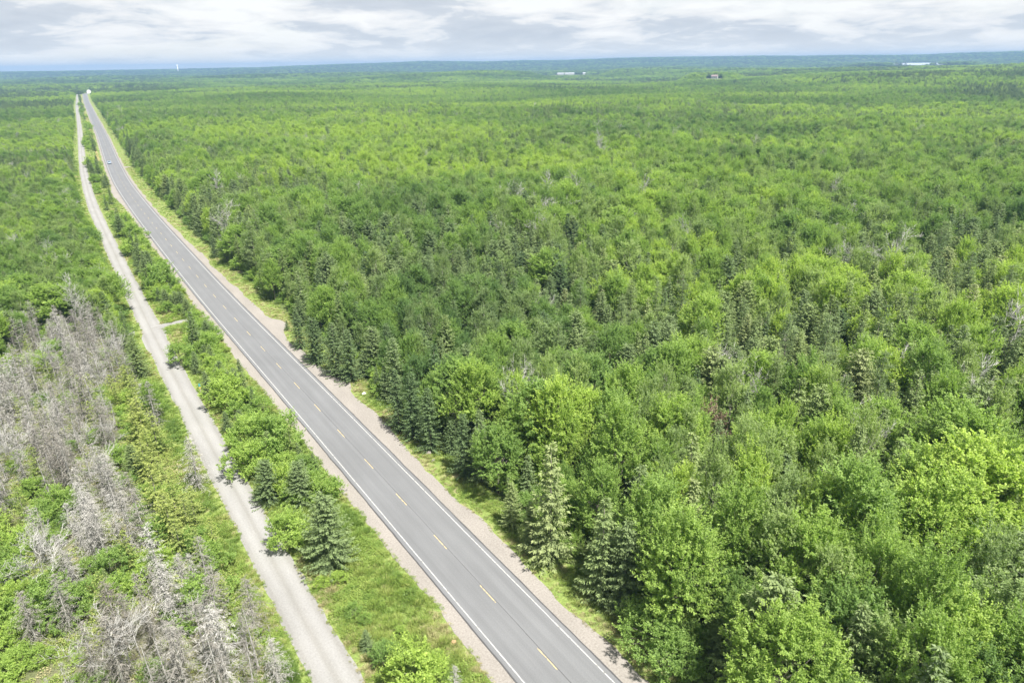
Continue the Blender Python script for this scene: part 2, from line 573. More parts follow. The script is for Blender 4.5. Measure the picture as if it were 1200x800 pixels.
# ------------------------------------------------------------------ setting: strips along the road and track
def strip(path, nrm, s, lo, hi, z, i0=0, i1=None, ncross=2, step=1):
    i1 = len(path) if i1 is None else i1
    ii = np.arange(i0, i1, step)
    lo = np.broadcast_to(lo, len(path))[ii]
    hi = np.broadcast_to(hi, len(path))[ii]
    P, Nn, S = path[ii], nrm[ii], s[ii]
    V, UV = [], []
    for k in range(ncross):
        o = lo + (hi - lo) * k / (ncross - 1)
        zz_ = z(o, k) if callable(z) else z
        q = P + Nn * o[:, None]
        V.append(np.stack([q[:, 0], q[:, 1], np.broadcast_to(zz_, len(ii))], 1))
        UV.append(np.stack([o, S, 0 * o], 1))
    V, UV = np.stack(V, 1).reshape(-1, 3), np.stack(UV, 1).reshape(-1, 3)
    n = len(ii)
    a = (np.arange(n - 1)[:, None] * ncross + np.arange(ncross - 1)[None]).ravel()
    F = np.stack([a, a + 1, a + ncross + 1, a + ncross], 1)
    return V, F, UV


def fine_path(path, step):
    _, s = perp(path)
    t = np.arange(0, s[-1], step)
    q = np.stack([np.interp(t, s, path[:, 0]), np.interp(t, s, path[:, 1])], 1)
    nn, ss = perp(q)
    return q, nn, ss


def dens_path(path):
    """finely sampled near the camera, coarser far off"""
    _, s = perp(path)
    s_cam = np.interp(0, path[:, 1], s)
    t = np.concatenate([np.arange(0, s_cam + 330, 0.4), np.arange(s_cam + 330, s_cam + 700, 1.5), np.arange(s_cam + 700, s[-1], 4)])
    q = np.stack([np.interp(t, s, path[:, 0]), np.interp(t, s, path[:, 1])], 1)
    nn = np.stack([np.interp(t, s, perp(path)[0][:, 0]), np.interp(t, s, perp(path)[0][:, 1])], 1)
    return q, nn, t


RP, RN, RS = dens_path(ROAD)
TP, TN, TS = dens_path(TRACK)


def jag(s, wl, amp, seed):
    return (fnoise(s, 0 * s + seed * 3.1, wl, seed, 4) - 0.5) * 2 * amp


def bump1(y, y0, sig):
    return np.exp(-((y - y0) / sig) ** 2)


# verge soils (green, partly dry) under the tufts
ydeg = RP[:, 1]
v_r = 9.6 + jag(RS, 14, 1.4, 2)
V, F, UV = strip(RP, RN, RS, 3.7 + 0 * RS, v_r, 0.02, ncross=6)
obj('grass_verge', new_mesh('grass_verge', V, F, [M['verge']]), kind='structure', label='grassy verge between the gravel shoulder and the big forest')
# median between track and road (track is about 11.5 m left of the road)
d_tr = off_road(np.interp(RP[:, 1], TRACK[:, 1], TRACK[:, 0]), RP[:, 1])
V, F, UV = strip(RP, RN, RS, np.clip(d_tr + 1.0, -22, -7), -3.7 + 0 * RS, 0.022, ncross=10)
obj('grass_median', new_mesh('grass_median', V, F, [M['verge']]), kind='structure', label='overgrown grassy strip between paved road and gravel track')
V, F, UV = strip(TP, TN, TS, -5.2 + jag(TS, 9, 1.3, 4), -1.0 + 0 * TS, 0.024, ncross=5)
obj('grass_edge', new_mesh('grass_edge', V, F, [M['verge']]), kind='structure', label='grass edge between gravel track and the dead wood')

# gravel shoulders
sh_r = 5.75 + jag(RS, 7, 0.75, 5) + jag(RS, 1.3, 0.22, 6) + 2.9 * bump1(ydeg, 103, 4.5) + 3.0 * bump1(ydeg, 131, 3.6) + 1.1 * bump1(ydeg, 88, 9) + 4.0 * bump1(ydeg, 383, 2.0)
sh_r = sh_r - 0.9 * sstep(150, 260, ydeg)
sh_l = -(5.35 + jag(RS, 5, 0.42, 7) + jag(RS, 1.2, 0.2, 8) - 0.5 * sstep(150, 190, ydeg) + 1.8 * bump1(ydeg, 300, 22))
zf = lambda o, k: 0.075 - 0.009 * np.abs(np.abs(o) - 3.6)
V, F, UV = strip(RP, RN, RS, 3.55 + 0 * RS, sh_r, zf, ncross=5)
obj('road_shoulder', new_mesh('road_shoulder', V, F, [M['shoulder']], uv=UV), kind='structure', label='pinkish gravel shoulder of the road on the forest side')
V, F, UV = strip(RP, RN, RS, sh_l, -3.55 + 0 * RS, zf, ncross=5)
obj('road_shoulder', new_mesh('road_shoulder', V, F, [M['shoulder']], uv=UV), kind='structure', label='pinkish gravel shoulder of the road on the track side')

# asphalt with a slight crown
zr = lambda o, k: 0.12 - 0.004 * np.abs(o)
edge_r, edge_l = 3.72 + jag(RS, 2.0, 0.06, 9), -3.72 + jag(RS, 2.0, 0.06, 10)
V, F, UV = strip(RP, RN, RS, edge_l, edge_r, zr, ncross=9)
road = obj('road', new_mesh('road', V, F, [M['asphalt']], uv=UV), kind='structure', label='straight grey two-lane asphalt road running to the horizon')
for s_ in (-1, 1):
    V, F, UV = strip(RP, RN, RS, s_ * 3.2 - 0.062 + jag(RS, 3, 0.012, 11), s_ * 3.2 + 0.062 + jag(RS, 3, 0.012, 12), lambda o, k: 0.126 - 0.004 * np.abs(o))
    obj('edge_line', new_mesh('edge_line', V, F, [M['white_paint']], uv=UV), road)
    # dark strip painting the shade below the pavement edge drop
    e = edge_r if s_ > 0 else edge_l
    V, F, UV = strip(RP, RN, RS, e - 0.05 * s_ + jag(RS, 1, 0.03, 14), e + 0.09 * s_ + jag(RS, 1.5, 0.05, 15), 0.1115)
    obj('asphalt_lip', new_mesh('asphalt_lip', V, F, [M['tar_and_shade']], uv=UV), road)
# sealed crack wandering along the centre joint
cw = 0.13 + jag(RS, 9, 0.06, 17) + jag(RS, 1.4, 0.02, 18)
hw = 0.016 + 0.022 * fnoise(RS, RS * 0 + 3, 5, 21, 2)
V, F, UV = strip(RP, RN, RS, cw - hw, cw + hw, 0.1235)
obj('centre_crack', new_mesh('centre_crack', V, F, [M['tar_and_shade']], uv=UV), road)
# centre dashes: 3 m paint, 10 m cycle
s_ref = np.interp(at(569.2, 696.4)[1], RP[:, 1], RS)
far_v, far_f, far_u, nb = [], [], [], 0
for k in range(-9, 150):
    sc_ = s_ref + k * 10.0
    if sc_ < 2:
        continue
    t = np.linspace(sc_ - 1.5, sc_ + 1.5, 7)
    P = np.stack([np.interp(t, RS, RP[:, 0]), np.interp(t, RS, RP[:, 1])], 1)
    Nn = np.stack([np.interp(t, RS, RN[:, 0]), np.interp(t, RS, RN[:, 1])], 1)
    V, F, UV = strip(P, Nn, t, -0.075 + 0 * t, 0.045 + 0 * t, 0.1275)
    if k < 16:
        obj('centre_dash', new_mesh('centre_dash', V, F, [M['yellow_paint']], uv=UV), road)
    else:
        far_v.append(V); far_f.append(F + nb); far_u.append(UV); nb += len(V)
obj('far_dashes', new_mesh('far_dashes', np.concatenate(far_v), np.concatenate(far_f), [M['yellow_paint']], uv=np.concatenate(far_u)), road, kind='stuff')

# gravel track with ragged edges, and the short cross path
yt = TP[:, 1]
tl = -(1.93 + jag(TS, 7, 0.22, 23) + jag(TS, 1.1, 0.16, 24) + 1.3 * bump1(yt, 126, 3.0))
tr_ = 1.93 + jag(TS, 7, 0.22, 25) + jag(TS, 1.1, 0.16, 26) + 0.5 * bump1(yt, 131, 4.0)
V, F, UV = strip(TP, TN, TS, tl, tr_, lambda o, k: 0.07 - 0.008 * o * o, ncross=9)
obj('gravel_track', new_mesh('gravel_track', V, F, [M['track']], uv=UV), kind='structure', label='pale straight gravel track running parallel to the road')


def path_between(pts, hw0, hw1, z, name, mat, label):
    P = np.array(pts, float)
    P, nn, ss = fine_path(P, 0.4)
    w = np.interp(ss, [0, ss[-1]], [hw0, hw1])
    V, F, UV = strip(P, nn, ss, -w + jag(ss, 2, 0.25, 31), w + jag(ss, 2, 0.25, 32), z, ncross=4)
    obj(name, new_mesh(name, V, F, [mat], uv=UV), kind='structure', label=label)


path_between([at(178, 385), at(195, 381), at(212, 377), at(222, 375)], 1.3, 0.8, 0.085, 'side_path', M['track'], 'short gravel spur off the track towards the road')
path_between([at(158, 391), at(140, 394), at(112, 398), at(80, 403)], 1.4, 0.7, 0.085, 'side_path', M['track'], 'short faint gravel spur off the track into the dead wood')
ds = off_road(*np.array([at(118, 185), ]).T)
ii = (RP[:, 1] > 400) & (RP[:, 1] < 1500)
V, F, UV = strip(RP[ii], RN[ii], RS[ii], -7.6 + jag(RS[ii], 20, .5, 41), -6.2 + jag(RS[ii], 20, .5, 42), 0.06)
obj('dry_ditch', new_mesh('dry_ditch', V, F, [M['drystrip']], uv=UV), kind='structure', label='straw coloured dry ditch line beside the far road')

SPURS = [(at(178, 385), at(222, 375)), (at(158, 391), at(80, 403))]
# brushy soil under the dead wood
DEAD = np.array([at(*q) for q in [(15, 415), (60, 385), (125, 392), (150, 425), (200, 530), (238, 600), (292, 720), (330, 800), (400, 960), (-160, 960), (-160, 600), (-20, 480)]])


def in_poly(x, y, poly):
    x, y = np.asarray(x), np.asarray(y)
    c = np.zeros(x.shape, bool)
    n = len(poly)
    for i in range(n):
        x0, y0 = poly[i]
        x1, y1 = poly[(i + 1) % n]
        m = ((y0 > y) != (y1 > y)) & (x < (x1 - x0) * (y - y0) / (y1 - y0 + 1e-12) + x0)
        c ^= m
    return c


obj('brush_floor', new_mesh('brush_floor', [(q[0], q[1], 0.012) for q in DEAD], [tuple(range(len(DEAD)))], [M['brush']]), kind='structure', label='brownish brush covered ground under the dead spruces')


# ------------------------------------------------------------------ plant prototypes (numpy)
def unit(v):
    return v / (np.linalg.norm(v, axis=-1, keepdims=True) + 1e-9)


def rhomb(P, D, Nrm, L, W, shade, droop=0.0):
    """leaf-shaped quads"""
    D = unit(D)
    S = unit(np.cross(D, Nrm))
    L, W = np.asarray(L)[:, None], np.asarray(W)[:, None]
    mid = P + D * L * 0.45
    tip = P + D * L
    tip[:, 2] -= droop * L[:, 0]
    V = np.stack([P, mid + S * W / 2, tip, mid - S * W / 2], 1).reshape(-1, 3)
    F = np.arange(len(P) * 4).reshape(-1, 4)
    return V, F, np.repeat(shade, 4)


def sph(n, g):
    v = g.normal(size=(n, 3))
    return unit(v)


def broadleaf_crown(g, H, W, zc, rz, ncl, nsh, nlf, leaf, up=0.55, spiky=1.0, zmin=0.15, lobes=6, clr=0.75):
    d = sph(ncl * 3, g)
    d = d[d[:, 2] > -0.55][:ncl]
    lob = sph(lobes, g)
    lob[:, 2] = np.abs(lob[:, 2]) * 0.8
    amp = g.uniform(0.12, 0.34, lobes)
    rad = 0.82 + np.sum(amp * np.clip(d @ lob.T, 0, 1) ** 6, 1)
    r = rad * (g.uniform(0.25, 1, len(d)) ** 0.42)
    C = d * r[:, None] * np.array([W / 2, W / 2, rz])
    tz = np.clip(C[:, 2] / rz, -1, 1.2)
    C[:, :2] *= (1.08 - 0.34 * tz)[:, None]
    C[:, 2] += np.where(tz > .3, (tz - .3) * .28 * rz, 0)
    C = C + g.normal(size=C.shape) * 0.18 + np.array([0, 0, zc])
    C = C[C[:, 2] > zmin * H]
    out = unit((C - np.array([0, 0, zc - 0.35 * rz])) / np.array([W / 2, W / 2, rz]))
    n = len(C)
    csh = g.uniform(-0.16, 0.16, n)
    sd = unit(0.75 * np.repeat(out, nsh, 0) + np.array([0, 0, up]) + 0.75 * g.normal(size=(n * nsh, 3)) * np.array([1, 1, 0.6]))
    sp = np.repeat(C, nsh, 0) + g.normal(size=(n * nsh, 3)) * clr * 0.45
    sl = g.uniform(0.55, 1.35, n * nsh) * spiky
    m = n * nsh
    t = g.uniform(0.1, 1.0, (m, nlf))
    P = sp[:, None] + sd[:, None] * (sl[:, None] * t)[..., None] + g.normal(size=(m, nlf, 3)) * 0.05
    sn = unit(np.array([0, 0, 1.0]) + 0.45 * np.repeat(out, nsh, 0) + 0.3 * g.normal(size=(m, 3)))
    sv = unit(np.cross(sd, sn))
    sg = np.where(np.arange(nlf) % 2 == 0, 1.0, -1.0)[None, :, None]
    ld = unit(sd[:, None] * 0.7 + sv[:, None] * sg * (1.05 - 0.75 * t[..., None]) + g.normal(size=(m, nlf, 3)) * 0.28)
    nn = unit(sn[:, None] + 0.3 * g.normal(size=(m, nlf, 3)))
    sh = np.clip(0.45 + np.repeat(csh, nsh)[:, None] + 0.22 * (t - 0.5) + g.normal(size=(m, nlf)) * 0.13, 0, 1)
    k = m * nlf
    return rhomb(P.reshape(-1, 3), ld.reshape(-1, 3), nn.reshape(-1, 3), leaf * g.uniform(0.7, 1.3, k), leaf * g.uniform(0.45, 0.7, k), sh.reshape(-1), 0.15), C


def tree_trunk(name, g, H, C, zb, r0, mat, nl=16, stems=1):
    b = MB()
    for s_ in range(stems):
        ox, oy = (0, 0) if stems == 1 else g.uniform(-0.35, 0.35, 2)
        lean = g.normal(size=2) * (0.03 if stems == 1 else 0.12)
        top = H * 0.8
        path = [(ox + lean[0] * z + 0.08 * math.sin(z), oy + lean[1] * z + 0.08 * math.cos(z * 0.9), z) for z in np.linspace(-0.15, top, 7)]
        b.tube(path, [r0 * (1.25 if i == 0 else 1) * (1 - 0.88 * i / 6) for i in range(7)], 6)
        for q in C[g.permutation(len(C))[:nl // stems]]:
            zs = zb + (min(q[2], top) - zb) * g.uniform(0.25, 0.8)
            f = np.clip(zs / top, 0, 1)
            sx, sy = ox + lean[0] * zs, oy + lean[1] * zs
            m = (0.55 * sx + 0.45 * q[0], 0.55 * sy + 0.45 * q[1], zs + (q[2] - zs) * 0.35)
            rr_ = r0 * (1 - 0.85 * f) * 0.5 + 0.012
            b.tube([(sx, sy, zs), m, tuple(q)], [rr_, rr_ * 0.7, rr_ * 0.25], 4, cap=False)
    return b.mesh(name, mat, smooth=True)


def conifer(g, H, W, step=0.32, nb=7, droop=0.18, twig=0.36, pw=0.85, z0=0.05, dens=1.0, tw=0.4, gap=0.0):
    Vs = []
    P_, D_, N_, L_, S_ = [], [], [], [], []
    z = z0 * H
    while z < 0.985 * H:
        L0 = (W / 2) * (1 - z / H) ** pw + 0.12
        n = max(3, int(nb * (0.6 + 0.4 * (1 - z / H)) + 0.5))
        a0 = g.uniform(0, 6.28)
        for k in range(n):
            if g.random() < gap:
                continue
            a = a0 + 6.283 * k / n + g.normal() * 0.2
            L = L0 * g.uniform(0.72, 1.18)
            zb = z + g.normal() * step * 0.3
            m = max(3, int(L / 0.17 * dens))
            t = (np.arange(m) + g.uniform(0.2, 1.0)) / m
            t = t[(t > 0.12)]
            rise = 0.35 * (z / H)
            zz_ = zb + L * (-droop * np.sin(t * 2.2) + (0.10 + rise) * t * t)
            base = np.stack([np.cos(a) * t * L, np.sin(a) * t * L, zz_], 1)
            rad = np.array([math.cos(a), math.sin(a), 0.05])
            side = np.array([-math.sin(a), math.cos(a), 0])
            for s_ in (-1, 1):
                q = len(t)
                d = rad * 0.75 + side * s_ * 0.8 + g.normal(size=(q, 3)) * 0.16
                d[:, 2] -= 0.12
                P_.append(base + g.normal(size=(q, 3)) * 0.03)
                D_.append(d)
                N_.append(np.array([0, 0, 1]) + g.normal(size=(q, 3)) * 0.45)
                L_.append((twig * (1.15 - 0.6 * t)) * g.uniform(0.75, 1.3, q))
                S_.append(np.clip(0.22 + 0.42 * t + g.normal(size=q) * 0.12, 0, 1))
            # a tip spray
            P_.append(base[-1:]); D_.append(rad[None] + g.normal(size=(1, 3)) * 0.1); N_.append(np.array([[0, 0, 1.0]]) + g.normal(size=(1, 3)) * 0.3)
            L_.append(np.array([twig * 0.9])); S_.append(np.array([0.75]))
        z += step * g.uniform(0.8, 1.2) * (1 - 0.35 * z / H)
    q = 8
    P_.append(np.array([[0, 0, H * 0.97]] * q)); D_.append(np.array([0, 0, 1.0]) + g.normal(size=(q, 3)) * 0.25); N_.append(g.normal(size=(q, 3))); L_.append(np.full(q, 0.035 * H)); S_.append(np.full(q, 0.6))
    P, D, Nn, L, S = map(np.concatenate, (P_, D_, N_, L_, S_))
    V1, F1, S1 = rhomb(P, D, Nn, L, L * tw, S, 0.12)
    # second, tilted leaf of every spray gives it body
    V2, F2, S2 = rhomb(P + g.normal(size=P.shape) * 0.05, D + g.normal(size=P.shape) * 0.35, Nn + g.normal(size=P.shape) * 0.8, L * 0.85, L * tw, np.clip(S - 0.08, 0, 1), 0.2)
    return np.concatenate([V1, V2]), np.concatenate([F1, F2 + len(V1)]), np.concatenate([S1, S2])


def conifer_trunk(name, g, H, r0, mat):
    b = MB()
    lean = g.normal(size=2) * 0.015
    b.tube([(lean[0] * z, lean[1] * z, z) for z in np.linspace(-0.15, H * 0.97, 6)], [r0 * (1 - 0.93 * i / 5) for i in range(6)], 6)
    return b.mesh(name, mat, smooth=True)


def dead_conifer(g, H, W, step=0.3, nb=6, droop=0.25, twigs=10, keep=0.85, bw=0.052):
    """bare drooping branches with fine lichen-hung twigs: thin blades"""
    P_, D_, N_, L_, W_, S_ = [], [], [], [], [], []
    z = 0.08 * H
    while z < 0.97 * H:
        L0 = (W / 2) * (1 - z / H) ** 0.75 + 0.15
        a0 = g.uniform(0, 6.28)
        for k in range(nb):
            if g.random() > keep:
                continue
            a = a0 + 6.283 * k / nb + g.normal() * 0.3
            L = L0 * g.uniform(0.45, 1.2)
            rad = np.array([math.cos(a), math.sin(a), g.normal() * 0.12 + 0.25 * z / H])
            prev = np.array([0, 0, z + g.normal() * 0.1])
            br = g.uniform(-0.18, 0.18)
            for j in range(3):
                d = unit(rad + np.array([0, 0, -droop * (j - 0.3)]) + g.normal(size=3) * 0.08)
                for nn in (np.array([0, 0, 1.0]), np.cross(d, [0, 0, 1.0]) + 0.01):
                    P_.append(prev); D_.append(d); N_.append(nn); L_.append(L / 3 * 1.25); W_.append(bw * (1 - 0.25 * j)); S_.append(0.62 + br)
                nx = prev + d * L / 3
                for q in range(twigs // 3):
                    u = g.random()
                    s_ = g.choice([-1, 1])
                    td = unit(d * 0.6 + np.array([-math.sin(a), math.cos(a), 0]) * s_ * 0.8 + np.array([0, 0, -0.25]) + g.normal(size=3) * 0.25)
                    P_.append(prev + (nx - prev) * u); D_.append(td); N_.append(np.array([0, 0, 1.0]) + g.normal(size=3) * 0.6)
                    L_.append(g.uniform(0.18, 0.55) * (0.5 + 0.25 * L0)); W_.append(bw * g.uniform(0.45, 0.9)); S_.append(np.clip(0.42 + br + g.normal() * 0.14, 0, 1))
                prev = nx
        z += step * g.uniform(0.7, 1.3)
    return rhomb(np.array(P_), np.array(D_), np.array(N_), np.array(L_), np.array(W_), np.clip(np.array(S_), 0, 1), 0.05)


def snag(name, g, H, mat, spread=0.5, levels=3, r0=0.13):
    b = MB()

    def grow(p, d, L, r, lv):
        pts, rad = [tuple(p)], [r]
        q, dd = np.array(p, float), np.array(d, float)
        for i in range(4):
            dd = unit(dd + g.normal(size=3) * 0.13 + np.array([0, 0, 0.05]))
            q = q + dd * L / 4
            pts.append(tuple(q)); rad.append(r * (1 - 0.2 * (i + 1)) if lv else r * (1 - 0.16 * (i + 1)))
            if lv > 0 and (i > 0 or lv < levels):
                for _ in range(2 if lv < levels else 3):
                    s_ = unit(dd + g.normal(size=3) * (0.55 + 0.35 * spread))
                    s_[2] = abs(s_[2]) * 0.7 + 0.1
                    grow(q, unit(s_), L * g.uniform(0.32, 0.6), max(rad[-1] * 0.5, 0.02), lv - 1)
        b.tube(pts, rad, 5 if lv > 1 else 3, cap=False)
    grow((0, 0, -0.1), (0, 0, 1), H * 0.8, r0, levels)
    return b.mesh(name, mat)


def pine(g, H, W):
    P_, D_, N_, L_, W_, S_ = [], [], [], [], [], []
    z = 0.22 * H
    while z < 0.97 * H:
        L0 = W / 2 * (1 - ((z / H) - 0.25) ** 2 * 1.5 if z / H > 0.25 else 0.9) * (0.35 if z / H > 0.93 else 1) * (1.02 - 0.55 * (z / H))
        a0 = g.uniform(0, 6.28)
        for k in range(5):
            a = a0 + 1.2566 * k + g.normal() * 0.25
            L = max(0.5, L0 * g.uniform(0.6, 1.25))
            for t in np.arange(0.3, 1.01, 0.55 / L):
                c = np.array([math.cos(a) * L * t, math.sin(a) * L * t, z + L * (0.05 * t + 0.28 * t * t)]) + g.normal(size=3) * np.array([0.25, 0.25, 0.08])
                n = 46
                d = sph(n, g)
                d[:, 2] = d[:, 2] * 0.55 + 0.25
                P_.append(c + d * 0.12 + g.normal(size=(n, 3)) * np.array([0.22, 0.22, 0.06])); D_.append(d); N_.append(np.array([0, 0, 1.0]) + g.normal(size=(n, 3)) * 0.5)
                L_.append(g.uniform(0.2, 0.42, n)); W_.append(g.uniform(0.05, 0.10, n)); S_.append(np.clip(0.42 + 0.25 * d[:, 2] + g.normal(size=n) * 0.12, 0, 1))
        z += H * 0.062 * g.uniform(0.8, 1.25)
    return rhomb(*[np.concatenate(q) for q in (P_, D_, N_, L_, W_, S_)], 0.0)


g = np.random.default_rng(11)
PROTO = {}      # kind -> list of (trunk_mesh or None, crown_mesh, H, W)


def addp(kind, trunk, crown, H, W):
    PROTO.setdefault(kind, []).append((trunk, crown, H, W))


def crown_mesh(VFS, mat):
    V, F, S = VFS
    return new_mesh('crown', V, F, [mat], shade=S)


# broadleaf: (H, W, zc, rz, clusters, shoots, leaves, leaf size, up, spiky)
for (H, W, zcf, rzf, nc, ns, nl, lf, up, sp, mt) in (
        (12, 6.4, .58, .42, 110, 9, 32, .185, .75, 1.15, 'bark'), (12, 7.2, .57, .42, 120, 9, 32, .185, .80, 1.25, 'bark'),
        (12, 5.0, .56, .45, 95, 9, 32, .18, 1.1, 1.35, 'bark'), (12, 4.2, .57, .44, 85, 9, 30, .16, .80, 1.0, 'birchbark'),
        (12, 5.6, .59, .41, 105, 9, 30, .15, .65, .95, 'birchbark'), (12, 6.4, .55, .45, 110, 9, 32, .185, .95, 1.45, 'bark'),
        (12, 3.5, .55, .45, 75, 9, 30, .16, 1.2, 1.1, 'birchbark'), (12, 8.4, .58, .41, 150, 9, 32, .185, .65, 1.05, 'bark')):
    (VFS), C = broadleaf_crown(g, H, W, zcf * H, rzf * H, nc, ns, nl, lf, up, sp)
    addp('broadleaf', tree_trunk('trunk', g, H, C, 0.25 * H, 0.15, M[mt], 18), crown_mesh(VFS, M['greyleaf' if mt == 'birchbark' else 'broadleaf']), H, W)
# shrubs and young trees, leafy to the ground (unit height 4 m)
for (W, nc, ns, nl, lf, up, sp) in ((4.2, 60, 8, 18, .17, .55, .60), (5.0, 70, 8, 18, .18, .6, .65), (3.2, 48, 8, 18, .17, .8, .70), (3.8, 55, 8, 16, .15, .4, .5)):
    (VFS), C = broadleaf_crown(g, 4, W, 1.9, 1.9, nc, ns, nl, lf, up, sp, zmin=0.08, clr=0.5)
    addp('shrub', tree_trunk('stem', g, 4, C, 0.4, 0.045, M['bark'], 12, stems=3), crown_mesh(VFS, M['broadleaf']), 4, W)
rc = PROTO['shrub'][2][1].copy()
rc.materials[0] = M['redleaf']
addp('red_shrub', PROTO['shrub'][2][0], rc, 4, 3.2)
# spruce / fir (unit 9 m)
for (W, st, nb, dr, tw, pw, gp) in ((5.6, .30, 9, .20, .34, .58, .04), (4.4, .31, 8, .16, .31, .70, .08), (3.4, .30, 8, .12, .28, .85, .08), (3.9, .36, 7, .24, .33, .95, .18)):
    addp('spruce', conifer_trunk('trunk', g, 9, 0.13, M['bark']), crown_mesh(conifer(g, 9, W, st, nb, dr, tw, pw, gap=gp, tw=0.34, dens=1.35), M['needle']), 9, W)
for W in (4.2, 5.0):
    addp('larch', conifer_trunk('trunk', g, 9, 0.11, M['bark']), crown_mesh(conifer(g, 9, W, .42, 6, .10, .30, .75, gap=.18, tw=.45, dens=.8), M['larch']), 9, W)
for W in (6.5, 7.5):
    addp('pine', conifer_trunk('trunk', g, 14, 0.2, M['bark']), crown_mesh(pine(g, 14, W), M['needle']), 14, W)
for (W, st, nb, dr, tg, kp) in ((5.2, .32, 6, .16, 12, .82), (4.2, .32, 6, .10, 12, .78), (3.2, .36, 6, .08, 9, .72), (6.0, .30, 6, .24, 15, .85)):
    addp('dead_spruce', conifer_trunk('trunk', g, 8, 0.14, M['deadbark']), new_mesh('bare_branches', *dead_conifer(g, 8, W, st, nb, dr, tg, kp)[:2], [M['deadtwig']], shade=None), 8, W)
    me = PROTO['dead_spruce'][-1][1]
    n = len(me.vertices)
    me.attributes.new('shade', 'FLOAT', 'POINT').data.foreach_set('value', np.repeat(np.clip(g.normal(0.5, 0.17, n // 4), 0, 1), 4).astype(np.float32))
for sp in (.4, .7, .9):
    addp('snag', None, snag('bare_limbs', g, 9, M['deadbark'], sp), 9, 4)


def tuft(g, n, h, r, lean=0.5, w=0.03):
    a = g.uniform(0, 6.28, n)
    P = np.stack([np.cos(a) * r * g.random(n), np.sin(a) * r * g.random(n), np.full(n, -0.02)], 1)
    D = np.stack([np.cos(a) * lean, np.sin(a) * lean, np.ones(n)], 1) + g.normal(size=(n, 3)) * 0.25
    return rhomb(P, D, np.stack([np.cos(a), np.sin(a), 0 * a + .3], 1), h * g.uniform(0.6, 1.3, n), np.full(n, w), g.uniform(0.2, 0.8, n), 0.15)


def weed(g, n, h, r, leaf):
    a = g.uniform(0, 6.28, n)
    q = np.sqrt(g.random(n))
    z = h * g.uniform(0.25, 1, n) * (1 - 0.5 * q)
    P = np.stack([np.cos(a) * r * q, np.sin(a) * r * q, z], 1)
    D = np.stack([np.cos(a), np.sin(a), 0.3 + 0 * a], 1) + g.normal(size=(n, 3)) * 0.5
    return rhomb(P, D, np.array([0, 0, 1.0]) + g.normal(size=(n, 3)) * 0.5, leaf * g.uniform(0.7, 1.3, n), leaf * 0.6 * g.uniform(0.7, 1.3, n), g.uniform(0.25, 0.8, n), 0.15)


GRASSP = [new_mesh('tuft', *tuft(g, 90, 0.60, 0.42)[:2], [M['grass']], shade=g.uniform(0.2, 0.8, 90 * 4)), new_mesh('tuft', *tuft(g, 80, 0.42, 0.40, 0.8)[:2], [M['grass']], shade=g.uniform(0.2, 0.8, 320)),
          new_mesh('weed', *weed(g, 120, 0.40, 0.42, 0.10)[:2], [M['grass']], shade=g.uniform(0.3, 0.8, 480)), new_mesh('weed', *weed(g, 150, 0.65, 0.5, 0.12)[:2], [M['grass']], shade=g.uniform(0.3, 0.8, 600))]

# ------------------------------------------------------------------ placing the plants
TREES = []      # dicts: kind, v, x, y, z, h, wf (width factor), rot, tint, area, label, group


def tree(kind, x, y, h, v=None, wf=1.0, tint=0.5, area='', label=None, rot=None):
    n = len(PROTO[kind])
    v = int(rng.integers(n)) if v is None else v % n
    TREES.append(dict(kind=kind, v=v, x=float(x), y=float(y), h=float(h), wf=float(wf), tint=float(np.clip(tint, 0, 1)), area=area, label=label, rot=float(rng.uniform(0, 6.28)) if rot is None else rot))


def tree_px(kind, px, py, h, v=None, wf=1.0, tint=0.5, area='', label=None, z=0.0):
    q = at(px, py, z)
    tree(kind, q[0], q[1], h, v, wf, tint, area, label)


# --- the strip between track and road, one by one
MED = 'median'
tree_px('spruce', 388, 662, 9.2, 0, 1.12, .42, MED, 'broad full grey-green spruce, largest in the strip between road and track')
tree_px('shrub', 342, 640, 4.2, 0, 1.0, .78, MED, 'rounded bright green bush pressed against the largest strip spruce')
tree_px('spruce', 317, 588, 6.2, 0, 1.15, .30, MED, 'blue-green spruce at the track edge beside a yellow-green sapling')
tree_px('spruce', 354, 592, 6.4, 0, 1.05, .38, MED, 'blue-green spruce standing between the largest strip spruce and the sapling')
tree_px('shrub', 335, 585, 4.6, 2, .7, .95, MED, 'slim yellow-green sapling squeezed between two blue-green spruces')
tree_px('shrub', 296, 556, 4.6, 1, .95, .80, MED, 'yellow-green rounded bush leaning over the gravel track')
tree_px('shrub', 302, 528, 5.4, 1, 1.0, .72, MED, 'wide olive green bush in the clump beside the gravel track')
tree_px('shrub', 330, 535, 6.0, 0, 1.0, .55, MED, 'tall mid green leafy bush in the middle of the strip clump')
tree_px('larch', 345, 545, 6.0, 0, 1.0, .15, MED, 'feathery green larch beside the paved road shoulder')
tree_px('shrub', 358, 555, 3.0, 3, 1.0, .45, MED, 'low dark bush between feathery larch and road shoulder')
tree_px('spruce', 267, 506, 3.4, 1, 1.25, .28, MED, 'small blue-green spruce alone at the track edge')
tree_px('spruce', 299, 484, 4.2, 2, 1.15, .20, MED, 'small dark pointed spruce above the strip clump')
tree_px('shrub', 268, 478, 5.2, 1, 1.0, .85, MED, 'large bright green bush behind the small trail marker post')
tree_px('spruce', 245, 466, 4.8, 1, 1.1, .40, MED, 'grey-green spruce right behind the trail marker post')
tree_px('shrub', 214, 428, 4.6, 0, .95, .60, MED, 'rounded green bush shading the gravel track near the spur')
tree_px('spruce', 231, 412, 8.2, 2, 1.2, .32, MED, 'tall narrow spruce, highest near the gravel spur')
tree_px('shrub', 246, 416, 4.2, 2, 1.0, .65, MED, 'green bush between tall narrow spruce and road shoulder')
